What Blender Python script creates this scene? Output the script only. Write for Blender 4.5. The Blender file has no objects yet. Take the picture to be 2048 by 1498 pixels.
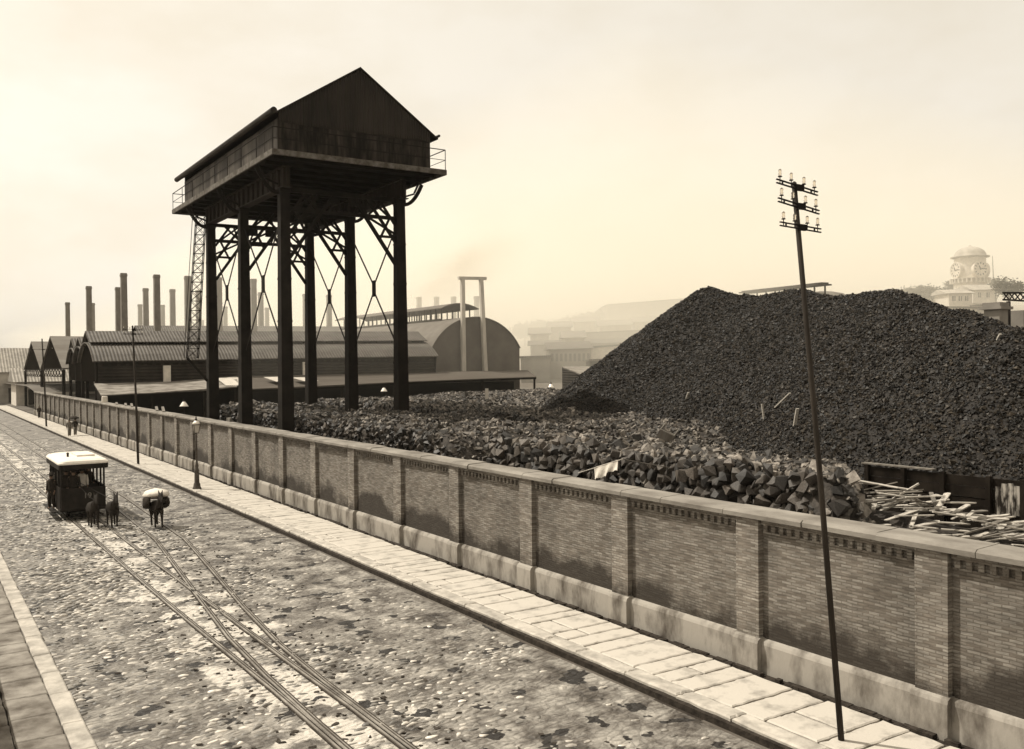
import bpy, math, random
import numpy as np
from mathutils import Vector, Matrix
random.seed(7); RNG = np.random.default_rng(11)
SC = bpy.context.scene
COL = SC.collection
R = math.radians

# ------------------------------------------------------------------ camera
FPX, PITCH, ROLL, AZ = 1825., -0.01047, -0.00987, 0.5822     # AZ: the street's bearing, left of straight ahead
ZC = 6.65
_cp, _sp, _c, _s = math.cos(PITCH), math.sin(PITCH), math.cos(ROLL), math.sin(ROLL)
FW = np.array([0, _cp, _sp]); UP0 = np.array([0, -_sp, _cp]); R0 = np.array([1., 0, 0])
RT = _c*R0 + _s*UP0; UP = -_s*R0 + _c*UP0
cam = bpy.data.objects.new('camera', bpy.data.cameras.new('camera')); COL.objects.link(cam)
cam.data.sensor_width = 36; cam.data.lens = FPX/2048*36; cam.data.clip_start = .1; cam.data.clip_end = 4000
cam.matrix_world = Matrix(((RT[0], UP[0], -FW[0], 0), (RT[1], UP[1], -FW[1], 0), (RT[2], UP[2], -FW[2], ZC), (0, 0, 0, 1)))
SC.camera = cam
# ------------------------------------------------------------------ world, sun, exposure
SUN_AZ = np.array([-0.97, 0.24]); SUN_EL = R(55)              # the sun stands ahead on the left
W_ = bpy.data.worlds.new('World'); SC.world = W_; W_.use_nodes = True
nt = W_.node_tree; nt.nodes.clear()
sky = nt.nodes.new('ShaderNodeTexSky'); sky.sky_type = 'NISHITA'; sky.sun_disc = False
sky.sun_elevation = SUN_EL; sky.sun_rotation = math.atan2(SUN_AZ[0], SUN_AZ[1])
sky.air_density = 1.0; sky.dust_density = 4.0; sky.ozone_density = 1.0
bw = nt.nodes.new('ShaderNodeRGBToBW'); nt.links.new(sky.outputs[0], bw.inputs[0])
pw = nt.nodes.new('ShaderNodeMath'); pw.operation = 'POWER'; pw.inputs[1].default_value = .34
nt.links.new(bw.outputs[0], pw.inputs[0])
tn = nt.nodes.new('ShaderNodeMix'); tn.data_type = 'RGBA'; tn.blend_type = 'MULTIPLY'; tn.inputs[0].default_value = 1
nt.links.new(pw.outputs[0], tn.inputs[6]); tn.inputs[7].default_value = (6.6, 6.12, 5.28, 1)
tcw = nt.nodes.new('ShaderNodeTexCoord'); mpw = nt.nodes.new('ShaderNodeMapping'); mpw.inputs['Scale'].default_value = (2.2, 2.2, 4.5)
nt.links.new(tcw.outputs['Generated'], mpw.inputs[0])
nzw = nt.nodes.new('ShaderNodeTexNoise'); nzw.inputs['Scale'].default_value = 2.2; nzw.inputs['Detail'].default_value = 7; nzw.inputs['Roughness'].default_value = .55
nt.links.new(mpw.outputs[0], nzw.inputs['Vector'])
crw = nt.nodes.new('ShaderNodeValToRGB'); crw.color_ramp.elements[0].position = .35; crw.color_ramp.elements[0].color = (.93, .91, .87, 1); crw.color_ramp.elements[1].position = .62; crw.color_ramp.elements[1].color = (1, 1, 1, 1)
nt.links.new(nzw.outputs[0], crw.inputs[0])
tw = nt.nodes.new('ShaderNodeMix'); tw.data_type = 'RGBA'; tw.blend_type = 'MULTIPLY'; tw.inputs[0].default_value = 1
nt.links.new(tn.outputs[2], tw.inputs[6]); nt.links.new(crw.outputs[0], tw.inputs[7]); tn = tw
bg = nt.nodes.new('ShaderNodeBackground'); bg.inputs[1].default_value = .1
nt.links.new(tn.outputs[2], bg.inputs[0])
wo = nt.nodes.new('ShaderNodeOutputWorld'); nt.links.new(bg.outputs[0], wo.inputs[0])
sun = bpy.data.objects.new('sun', bpy.data.lights.new('sun', 'SUN')); COL.objects.link(sun)
sun.data.energy = 5; sun.data.angle = R(.5); sun.data.color = (1, .95, .85)
_sd = Vector((SUN_AZ[0]*math.cos(SUN_EL), SUN_AZ[1]*math.cos(SUN_EL), math.sin(SUN_EL)))
sun.rotation_euler = _sd.to_track_quat('Z', 'Y').to_euler()
SC.view_settings.view_transform = 'Standard'; SC.view_settings.look = 'None'
SC.view_settings.exposure = 0; SC.view_settings.gamma = 1
SC.cycles.use_denoising = True
SC.cycles.max_bounces = 6; SC.cycles.diffuse_bounces = 3; SC.cycles.volume_bounces = 2; SC.cycles.glossy_bounces = 2
SC.cycles.transparent_max_bounces = 8

# ------------------------------------------------------------------ frames: x = t (across the street, into the yard), y = s (along it)
DV = np.array([-math.sin(AZ), math.cos(AZ), 0]); NV = np.array([math.cos(AZ), math.sin(AZ), 0]); OO = np.array([0, 0, ZC])
def ray(u, v): return FW + RT*(u-1024)/FPX - UP*(v-749)/FPX
def loc3(p): return np.array([p @ NV, p @ DV, p[2]])          # world -> (t, s, z)
def at_t(u, v, t): r = ray(u, v); return loc3(OO + r*t/(r @ NV))
def at_s(u, v, s): r = ray(u, v); return loc3(OO + r*s/(r @ DV))
def at_z(u, v, z): r = ray(u, v); return loc3(OO + r*(z-ZC)/r[2])
def at_Y(u, v, Y): r = ray(u, v); return loc3(OO + r*Y/r[1])
def Wd(t, s, z=0): return Vector(s*DV + t*NV + np.array([0, 0, z]))

# ------------------------------------------------------------------ object helpers
def tag(o, label=None, cat=None, group=None, kind=None):
    if label: o['label'] = label
    if cat: o['category'] = cat
    if group: o['group'] = group
    if kind: o['kind'] = kind
    return o
def thing(name, label, cat, t=0, s=0, z=0, rot=0, group=None):
    o = bpy.data.objects.new(name, None); COL.objects.link(o); o.empty_display_size = .2
    o.location = Wd(t, s, z); o.rotation_euler = (0, 0, AZ+rot)
    return tag(o, label, cat, group)
def copy_tree(o, parent=None):
    c = o.copy(); COL.objects.link(c)
    if parent: c.parent = parent
    for ch in list(o.children): copy_tree(ch, c)
    return c
def mesh_np(name, V, F):
    me = bpy.data.meshes.new(name); V = np.asarray(V, np.float32); F = np.asarray(F, np.int32); k = F.shape[1]
    me.vertices.add(len(V)); me.vertices.foreach_set('co', V.ravel())
    me.loops.add(F.size); me.loops.foreach_set('vertex_index', F.ravel())
    me.polygons.add(len(F)); me.polygons.foreach_set('loop_start', np.arange(0, F.size, k, dtype=np.int32))
    me.polygons.foreach_set('use_smooth', [False]*len(F)); me.update(calc_edges=True); return me
def link(name, me, mat, parent=None, t=0, s=0, z=0, rot=0):
    o = bpy.data.objects.new(name, me); COL.objects.link(o)
    if mat: me.materials.append(mat)
    if parent: o.parent = parent
    else: o.location = Wd(t, s, z); o.rotation_euler = (0, 0, AZ+rot)
    return o
class MB:
    def __init__(self): self.v = []; self.f = []
    def add(self, vs, fs):
        n = len(self.v); self.v += [tuple(map(float, p)) for p in vs]; self.f += [tuple(i+n for i in f) for f in fs]; return self
    def box(self, x0, x1, y0, y1, z0, z1):
        return self.add([(x0,y0,z0),(x1,y0,z0),(x1,y1,z0),(x0,y1,z0),(x0,y0,z1),(x1,y0,z1),(x1,y1,z1),(x0,y1,z1)],
            [(0,3,2,1),(4,5,6,7),(0,1,5,4),(1,2,6,5),(2,3,7,6),(3,0,4,7)])
    def beam(self, a, b, w, h=None, up=(0, 0, 1), w2=None, h2=None):
        h = h or w; w2 = w2 or w; h2 = h2 or h
        a = Vector(a); b = Vector(b); d = (b-a).normalized(); u = Vector(up)
        if abs(d.dot(u)) > .99: u = Vector((0, 1, 0))
        x = d.cross(u).normalized(); y = x.cross(d).normalized()
        vs = []
        for p, ww, hh in ((a, w, h), (b, w2, h2)):
            for i, j in ((-1,-1),(1,-1),(1,1),(-1,1)): vs.append(p + x*(i*ww/2) + y*(j*hh/2))
        return self.add(vs, [(0,3,2,1),(4,5,6,7),(0,1,5,4),(1,2,6,5),(2,3,7,6),(3,0,4,7)])
    def tube(self, pts, rs, n=8):
        if not hasattr(rs, '__len__'): rs = [rs]*len(pts)
        pts = [Vector(p) for p in pts]; vs = []; fs = []; px = None
        for i, p in enumerate(pts):
            d = (pts[min(i+1, len(pts)-1)] - pts[max(i-1, 0)]).normalized()
            if px is None: u = Vector((0, 0, 1)) if abs(d.z) < .9 else Vector((1, 0, 0)); px = d.cross(u).normalized()
            else: px = (px - d*px.dot(d)).normalized()
            py = d.cross(px)
            for k in range(n):
                a = 2*math.pi*k/n; vs.append(p + (px*math.cos(a) + py*math.sin(a))*rs[i])
        for i in range(len(pts)-1):
            for k in range(n): fs.append((i*n+k, i*n+(k+1) % n, (i+1)*n+(k+1) % n, (i+1)*n+k))
        fs.append(tuple(range(n-1, -1, -1))); fs.append(tuple((len(pts)-1)*n+k for k in range(n)))
        return self.add(vs, fs)
    def lathe(self, prof, c=(0, 0, 0), n=12):
        vs = []; fs = []
        for r, z in prof:
            for k in range(n):
                a = 2*math.pi*(k+.5)/n; vs.append((c[0]+max(r, .0005)*math.cos(a), c[1]+max(r, .0005)*math.sin(a), c[2]+z))
        for i in range(len(prof)-1):
            for k in range(n): fs.append((i*n+k, i*n+(k+1) % n, (i+1)*n+(k+1) % n, (i+1)*n+k))
        fs.append(tuple(range(n-1, -1, -1))); fs.append(tuple((len(prof)-1)*n+k for k in range(n)))
        return self.add(vs, fs)
    def extrude(self, poly, vec):          # a closed outline of 3D points pushed along vec
        n = len(poly); vec = Vector(vec); a = [Vector(p) for p in poly]
        vs = a + [p+vec for p in a]
        fs = [tuple(range(n-1, -1, -1)), tuple(range(n, 2*n))] + [(i, (i+1) % n, n+(i+1) % n, n+i) for i in range(n)]
        return self.add(vs, fs)
    def band(self, prof, a, b, th, axis='x'):   # open profile [(q,z)] thickened down by th, swept along the axis from a to b
        low = [(q, z-th) for q, z in prof]; n = len(prof)
        def P(q, z, k): return (k, q, z) if axis == 'x' else (q, k, z)
        vs = [P(q, z, a) for q, z in prof] + [P(q, z, b) for q, z in prof] + [P(q, z, a) for q, z in low] + [P(q, z, b) for q, z in low]
        fs = []
        for i in range(n-1):
            fs += [(i, i+1, n+i+1, n+i), (2*n+i+1, 2*n+i, 3*n+i, 3*n+i+1), (i+1, i, 2*n+i, 2*n+i+1), (n+i, n+i+1, 3*n+i+1, 3*n+i)]
        fs += [(0, n, 3*n, 2*n), (n-1, 3*n-1, 4*n-1, 2*n-1)]
        return self.add(vs, fs)
    def rise(self, k, x0): self.v = [(x, y, z+k*(x-x0)) for x, y, z in self.v]; return self
    def build(self, name, mat, parent=None, smooth=False, t=0, s=0, z=0, rot=0):
        me = bpy.data.meshes.new(name); me.from_pydata(self.v, [], self.f); me.update()
        import bmesh
        b = bmesh.new(); b.from_mesh(me); bmesh.ops.recalc_face_normals(b, faces=b.faces); b.to_mesh(me); b.free()
        if smooth: me.polygons.foreach_set('use_smooth', [True]*len(me.polygons))
        return link(name, me, mat, parent, t, s, z, rot)

# ------------------------------------------------------------------ noise in numpy
def vnoise(x, y, seed=0):
    xi = np.floor(x).astype(np.int64); yi = np.floor(y).astype(np.int64); fx = x-xi; fy = y-yi
    fx = fx*fx*(3-2*fx); fy = fy*fy*(3-2*fy)
    def h(a, b):
        n = (a*374761393 + b*668265263 + seed*974634721) & 0xffffffff
        n = ((n ^ (n >> 13))*1274126177) & 0xffffffff
        return ((n ^ (n >> 16)) & 0xffff)/65535.
    return (h(xi, yi)*(1-fx)+h(xi+1, yi)*fx)*(1-fy) + (h(xi, yi+1)*(1-fx)+h(xi+1, yi+1)*fx)*fy
def fbm(x, y, seed=0, o=4):
    r = 0; a = .5
    for i in range(o): r = r + a*(vnoise(x*2**i, y*2**i, seed+i)-.5); a *= .5
    return r

# ------------------------------------------------------------------ materials
def T(v):
    k = min(1, max(0, (.16-v)/.15)); return (v*(1+.12*k), v*(.91-.03*k), v*(.785-.11*k), 1)          # a warm grey of the print
def mat(name, a, b=None, rough=.85, scale=3., detail=8., lo=.35, hi=.65, bump=0., bscale=None, spec=.12, metal=0., stretch=(1, 1, 1),
        waves=None, tone=0., speck=None, clear=None):
    m = bpy.data.materials.new(name); m.use_nodes = True; t = m.node_tree; N = t.nodes; L = t.links
    p = N['Principled BSDF']; p.inputs['Roughness'].default_value = rough; p.inputs['Specular IOR Level'].default_value = spec
    p.inputs['Metallic'].default_value = metal
    tc = N.new('ShaderNodeTexCoord'); mp = N.new('ShaderNodeMapping'); mp.inputs['Scale'].default_value = stretch
    L.new(tc.outputs['Object'], mp.inputs[0])
    b = a if b is None else b
    nz = N.new('ShaderNodeTexNoise'); nz.inputs['Scale'].default_value = scale; nz.inputs['Detail'].default_value = detail
    nz.inputs['Roughness'].default_value = .62; L.new(mp.outputs[0], nz.inputs['Vector'])
    cr = N.new('ShaderNodeValToRGB'); cr.color_ramp.elements[0].position = lo; cr.color_ramp.elements[1].position = hi
    cr.color_ramp.elements[0].color = T(a) if not hasattr(a, '__len__') else (*a, 1)
    cr.color_ramp.elements[1].color = T(b) if not hasattr(b, '__len__') else (*b, 1)
    L.new(nz.outputs[0], cr.inputs[0]); col = cr.outputs[0]
    if tone:                                        # each lump its own shade; the brightest coke lumps imitate glints
        at = N.new('ShaderNodeAttribute'); at.attribute_name = 'tone'
        mm = N.new('ShaderNodeMapRange'); mm.inputs[3].default_value = 1-tone; mm.inputs[4].default_value = 1+tone*2.4
        L.new(at.outputs['Fac'], mm.inputs[0])
        mx = N.new('ShaderNodeMix'); mx.data_type = 'RGBA'; mx.blend_type = 'MULTIPLY'; mx.inputs[0].default_value = 1
        L.new(col, mx.inputs[6]); L.new(mm.outputs[0], mx.inputs[7]); col = mx.outputs[2]
    if waves:                                       # corrugation: (axis, period, depth, trough shade painted into the colour)
        ax, per, dep, cl = waves
        wv = N.new('ShaderNodeTexWave'); wv.bands_direction = ax; wv.inputs['Scale'].default_value = .314/per*1.0
        wv.inputs['Distortion'].default_value = 0; L.new(tc.outputs['Object'], wv.inputs['Vector'])
        if cl:
            mm = N.new('ShaderNodeMapRange'); mm.inputs[3].default_value = 1-cl; mm.inputs[4].default_value = 1
            L.new(wv.outputs['Fac'], mm.inputs[0])
            mx = N.new('ShaderNodeMix'); mx.data_type = 'RGBA'; mx.blend_type = 'MULTIPLY'; mx.inputs[0].default_value = 1
            L.new(col, mx.inputs[6]); L.new(mm.outputs[0], mx.inputs[7]); col = mx.outputs[2]
        bp2 = N.new('ShaderNodeBump'); bp2.inputs['Strength'].default_value = 1; bp2.inputs['Distance'].default_value = dep
        L.new(wv.outputs['Fac'], bp2.inputs['Height'])
    L.new(col, p.inputs['Base Color'])
    nrm = bp2.outputs[0] if waves else None
    if bump:
        nb = N.new('ShaderNodeTexNoise'); nb.inputs['Scale'].default_value = bscale or scale*4; nb.inputs['Detail'].default_value = 6
        L.new(mp.outputs[0], nb.inputs['Vector'])
        bp = N.new('ShaderNodeBump'); bp.inputs['Distance'].default_value = bump; L.new(nb.outputs[0], bp.inputs['Height'])
        if nrm: L.new(nrm, bp.inputs['Normal'])
        nrm = bp.outputs[0]
    if nrm: L.new(nrm, p.inputs['Normal'])
    m['p'] = 1
    return m
def nodes(m): return m.node_tree.nodes, m.node_tree.links, m.node_tree.nodes['Principled BSDF']

M = {}
M['iron'] = mat('black iron', .007, .016, rough=.7, scale=1.2, spec=.08, bump=.004, bscale=9)
M['ironlight'] = mat('weathered iron', .016, .038, rough=.6, scale=.8, spec=.08, stretch=(1, 1, .25))
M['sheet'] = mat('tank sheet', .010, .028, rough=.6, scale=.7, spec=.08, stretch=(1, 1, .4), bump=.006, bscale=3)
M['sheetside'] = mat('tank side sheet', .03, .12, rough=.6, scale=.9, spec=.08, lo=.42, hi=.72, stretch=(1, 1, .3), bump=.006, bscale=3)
M['gable'] = mat('corrugated gable', .014, .032, rough=.65, scale=.6, stretch=(1, 1, .3))
M['tinroof'] = mat('grey corrugated roof', .07, .125, rough=.7, scale=.5, spec=.3, waves=('X', .36, .05, .45), stretch=(1, 2, 1))
M['tinwall'] = mat('dark ribbed wall', .016, .04, rough=.75, scale=.6, waves=('Z', .36, .06, .5))
M['patchroof'] = mat('patched sheet roof', .11, .26, rough=.8, scale=1.3, detail=3, stretch=(.6, 1, 1), bump=.01)
M['palesheet'] = mat('pale sheet', .48, .62, rough=.7, scale=2, waves=('X', .2, .03, .25))
M['dark'] = mat('sooty timber', .007, .018, spec=.03, rough=.9, scale=2)
M['wood'] = mat('grey timber', .10, .2, rough=.85, scale=4, stretch=(1, 1, .2), bump=.004)
M['plank'] = mat('bleached plank', .22, .5, rough=.8, scale=5, stretch=(1, 5, 5), tone=0, bump=.003)
M['polewood'] = mat('dark pole', .018, .042, rough=.7, scale=6, stretch=(1, 1, .1))
M['palepole'] = mat('weathered pole', .07, .13, rough=.7, scale=6, stretch=(1, 1, .1))
M['chim'] = mat('chimney brick', .11, .25, rough=.9, scale=.6, stretch=(1, 1, .5))
M['coal'] = mat('coal', .02, .06, rough=.62, scale=6, spec=.5, tone=.65, bump=.01, bscale=14)
M['coalbed'] = mat('coal dust', .012, .05, rough=.8, scale=5, spec=.3, bump=.06, bscale=7)
M['rubble'] = mat('stony coal', .035, .125, rough=.75, scale=6, spec=.4, tone=.7, bump=.01, bscale=14)
M['coke'] = mat('coke', (.0075, .0058, .004), (.021, .0163, .0112), rough=.55, scale=9, spec=.22, tone=.8, bump=.01, bscale=20)  # bright end of tone paints glints on some lumps
M['cokebed'] = mat('coke dust', .006, .018, rough=.8, scale=4, spec=.3, bump=.08, bscale=9)
M['cobble'] = mat('cobblestone', .16, .36, rough=.5, scale=7, spec=.45, tone=.55, bump=.008, bscale=18)
M['slab'] = mat('pavement stone', .25, .46, rough=.8, scale=2.2, detail=14, lo=.28, hi=.5, bump=.006, bscale=20)
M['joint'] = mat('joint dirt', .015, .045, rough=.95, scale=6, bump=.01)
M['kerb'] = mat('kerb stone', .26, .48, rough=.8, scale=2.5, detail=12, bump=.008, bscale=14)
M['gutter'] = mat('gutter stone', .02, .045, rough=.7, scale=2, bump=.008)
M['coping'] = mat('coping stone', .13, .26, rough=.85, scale=1.4, detail=12, bump=.01, bscale=12, stretch=(1, .5, 1))
M['plinth'] = mat('plinth plaster', .07, .30, rough=.9, scale=1.5, detail=12, lo=.34, hi=.56, bump=.008, bscale=10, stretch=(1, 1, .45))
M['rail'] = mat('worn rail steel', .12, .34, rough=.38, metal=.15, spec=.6, scale=1.2)
M['groove'] = mat('rail groove mud', .02, .06, rough=.8, scale=3)
M['soot'] = mat('sooty interior black', .004, .009, rough=.95, scale=2, spec=0)  # sooty, and black enough to paint the shade inside open sheds
M['hazetimber'] = mat('haze pale timber', .36, .52, rough=.85, scale=1.5, stretch=(1, 1, .2))  # pale wood, its colour lightened further for smoke haze
M['cream'] = mat('cream paint', .6, .72, rough=.6, scale=3)
M['tramdark'] = mat('tram paint', .008, .02, rough=.55, scale=4)
M['trampale'] = mat('tram lettering', .16, .22, rough=.7)
M['hide'] = mat('dark hide', .012, .03, rough=.7, scale=8)
M['skin'] = mat('skin', (.20, .13, .09), (.25, .17, .12), rough=.6)
M['hair'] = mat('hair', .012, .02, rough=.6)
M['darkcloth'] = mat('dark cloth', .018, .035, rough=.9, scale=12)
M['greycloth'] = mat('grey cloth', .1, .16, rough=.9, scale=12)
M['whitecloth'] = mat('white cloth', .62, .75, rough=.9, scale=9, bump=.01)
M['white'] = mat('whitewash', .5, .68, rough=.9, scale=1.2, bump=.006)
M['tile'] = mat('clay tile', .26, .42, rough=.9, scale=.8, waves=('X', .55, .1, .45))
M['house'] = mat('old stucco', .28, .44, rough=.9, scale=.5)
M['window'] = mat('dark window', .03, .05, rough=.25, spec=.5)
M['facade'] = mat('works wall', .15, .24, rough=.9, scale=.3)
M['leaf'] = mat('foliage', (.035, .034, .024), (.07, .066, .045), rough=.8, scale=.6)
M['bark'] = mat('bark', .06, .1, rough=.9, scale=4)
M['earth'] = mat('yard earth', .08, .15, rough=.95, scale=.2, bump=.05, bscale=2)
M['hill'] = mat('distant hillside', .09, .17, rough=.95, scale=.05)
M['porcelain'] = mat('porcelain', .75, .8, rough=.2, spec=.5)
M['lampglass'] = mat('lamp glass', .42, .5, rough=.12, spec=.6)
M['clearglass'] = mat('clear glass', .85, .9, rough=.05, spec=.5); M['clearglass'].node_tree.nodes['Principled BSDF'].inputs['Transmission Weight'].default_value = .9; M['clearglass'].node_tree.nodes['Principled BSDF'].inputs['IOR'].default_value = 1.25
M['brass'] = mat('lamp iron', .05, .10, rough=.5, scale=3)

def brick_material(gain=1., soot=.62, name='panel brick'):
    m = bpy.data.materials.new(name); m.use_nodes = True; N, L, p = nodes(m)
    tc = N.new('ShaderNodeTexCoord'); sx = N.new('ShaderNodeSeparateXYZ'); L.new(tc.outputs['Object'], sx.inputs[0])
    cb = N.new('ShaderNodeCombineXYZ'); L.new(sx.outputs[1], cb.inputs[0]); L.new(sx.outputs[2], cb.inputs[1])
    br = N.new('ShaderNodeTexBrick'); br.inputs['Scale'].default_value = 1; br.inputs['Brick Width'].default_value = .24
    br.inputs['Row Height'].default_value = .06; br.inputs['Mortar Size'].default_value = .009; br.inputs['Mortar Smooth'].default_value = .3
    br.inputs['Color1'].default_value = T(.09); br.inputs['Color2'].default_value = T(.17); br.inputs['Mortar'].default_value = T(.10)
    nw = N.new('ShaderNodeTexNoise'); nw.inputs['Scale'].default_value = 2.5; L.new(tc.outputs['Object'], nw.inputs['Vector'])
    ad = N.new('ShaderNodeVectorMath'); ad.operation = 'MULTIPLY_ADD'; ad.inputs[1].default_value = (.05, .05, 0)
    L.new(nw.outputs['Color'], ad.inputs[0]); L.new(cb.outputs[0], ad.inputs[2]); L.new(ad.outputs[0], br.inputs['Vector'])
    n1 = N.new('ShaderNodeTexNoise'); n1.inputs['Scale'].default_value = .9; n1.inputs['Detail'].default_value = 10; n1.inputs['Roughness'].default_value = .65
    L.new(tc.outputs['Object'], n1.inputs['Vector'])
    r1 = N.new('ShaderNodeMapRange'); r1.inputs[1].default_value = .3; r1.inputs[2].default_value = .7; r1.inputs[3].default_value = .72*gain; r1.inputs[4].default_value = 1.35*gain
    L.new(n1.outputs[0], r1.inputs[0])
    mx = N.new('ShaderNodeMix'); mx.data_type = 'RGBA'; mx.blend_type = 'MULTIPLY'; mx.inputs[0].default_value = 1
    L.new(br.outputs['Color'], mx.inputs[6]); L.new(r1.outputs[0], mx.inputs[7])
    ns = N.new('ShaderNodeTexNoise'); ns.inputs['Scale'].default_value = 1; ns.inputs['Detail'].default_value = 5
    mps = N.new('ShaderNodeMapping'); mps.inputs['Scale'].default_value = (1, 2.8, 24); L.new(tc.outputs['Object'], mps.inputs[0]); L.new(mps.outputs[0], ns.inputs['Vector'])
    rs = N.new('ShaderNodeMapRange'); rs.inputs[1].default_value = .38; rs.inputs[2].default_value = .62; rs.inputs[3].default_value = .76; rs.inputs[4].default_value = 1.2; L.new(ns.outputs[0], rs.inputs[0])
    mxs = N.new('ShaderNodeMix'); mxs.data_type = 'RGBA'; mxs.blend_type = 'MULTIPLY'; mxs.inputs[0].default_value = 1; L.new(mx.outputs[2], mxs.inputs[6]); L.new(rs.outputs[0], mxs.inputs[7]); mx = mxs
    # soot stains low on the panels, in patches of their own
    n2 = N.new('ShaderNodeTexNoise'); n2.inputs['Scale'].default_value = .42; n2.inputs['Detail'].default_value = 12; n2.inputs['Roughness'].default_value = .72
    L.new(tc.outputs['Object'], n2.inputs['Vector'])
    hz = N.new('ShaderNodeMapRange'); hz.inputs[1].default_value = .85; hz.inputs[2].default_value = 2.3; hz.inputs[3].default_value = soot; hz.inputs[4].default_value = .0
    L.new(sx.outputs[2], hz.inputs[0])
    n5 = N.new('ShaderNodeTexNoise'); n5.noise_dimensions = '1D'; n5.inputs['Scale'].default_value = .23; n5.inputs['Detail'].default_value = 2; L.new(sx.outputs[1], n5.inputs['W'])
    r5 = N.new('ShaderNodeMapRange'); r5.inputs[1].default_value = .35; r5.inputs[2].default_value = .65; r5.inputs[3].default_value = .72; r5.inputs[4].default_value = 1.3; L.new(n5.outputs[0], r5.inputs[0])
    h5 = N.new('ShaderNodeMath'); h5.operation = 'MULTIPLY'; L.new(hz.outputs[0], h5.inputs[0]); L.new(r5.outputs[0], h5.inputs[1])
    sm = N.new('ShaderNodeMath'); sm.operation = 'ADD'; L.new(n2.outputs[0], sm.inputs[0]); L.new(h5.outputs[0], sm.inputs[1])
    st = N.new('ShaderNodeMapRange'); st.inputs[1].default_value = .83; st.inputs[2].default_value = .99; st.inputs[3].default_value = 0; st.inputs[4].default_value = .88
    L.new(sm.outputs[0], st.inputs[0])
    m2 = N.new('ShaderNodeMix'); m2.data_type = 'RGBA'; L.new(st.outputs[0], m2.inputs[0]); L.new(mx.outputs[2], m2.inputs[6]); m2.inputs[7].default_value = T(.025)
    L.new(m2.outputs[2], p.inputs['Base Color']); p.inputs['Roughness'].default_value = .9; p.inputs['Specular IOR Level'].default_value = .2
    hm = N.new('ShaderNodeMath'); hm.operation = 'MULTIPLY_ADD'; hm.inputs[1].default_value = .8
    L.new(n1.outputs[0], hm.inputs[0]); L.new(br.outputs['Fac'], hm.inputs[2])
    iv = N.new('ShaderNodeMath'); iv.operation = 'SUBTRACT'; iv.inputs[0].default_value = 2; L.new(hm.outputs[0], iv.inputs[1])
    bp = N.new('ShaderNodeBump'); bp.inputs['Distance'].default_value = .03; L.new(iv.outputs[0], bp.inputs['Height']); L.new(bp.outputs[0], p.inputs['Normal'])
    return m
M['brick'] = brick_material(1.22, .60)
M['pierbrick'] = brick_material(1.5, .46, 'pier brick')
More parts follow.
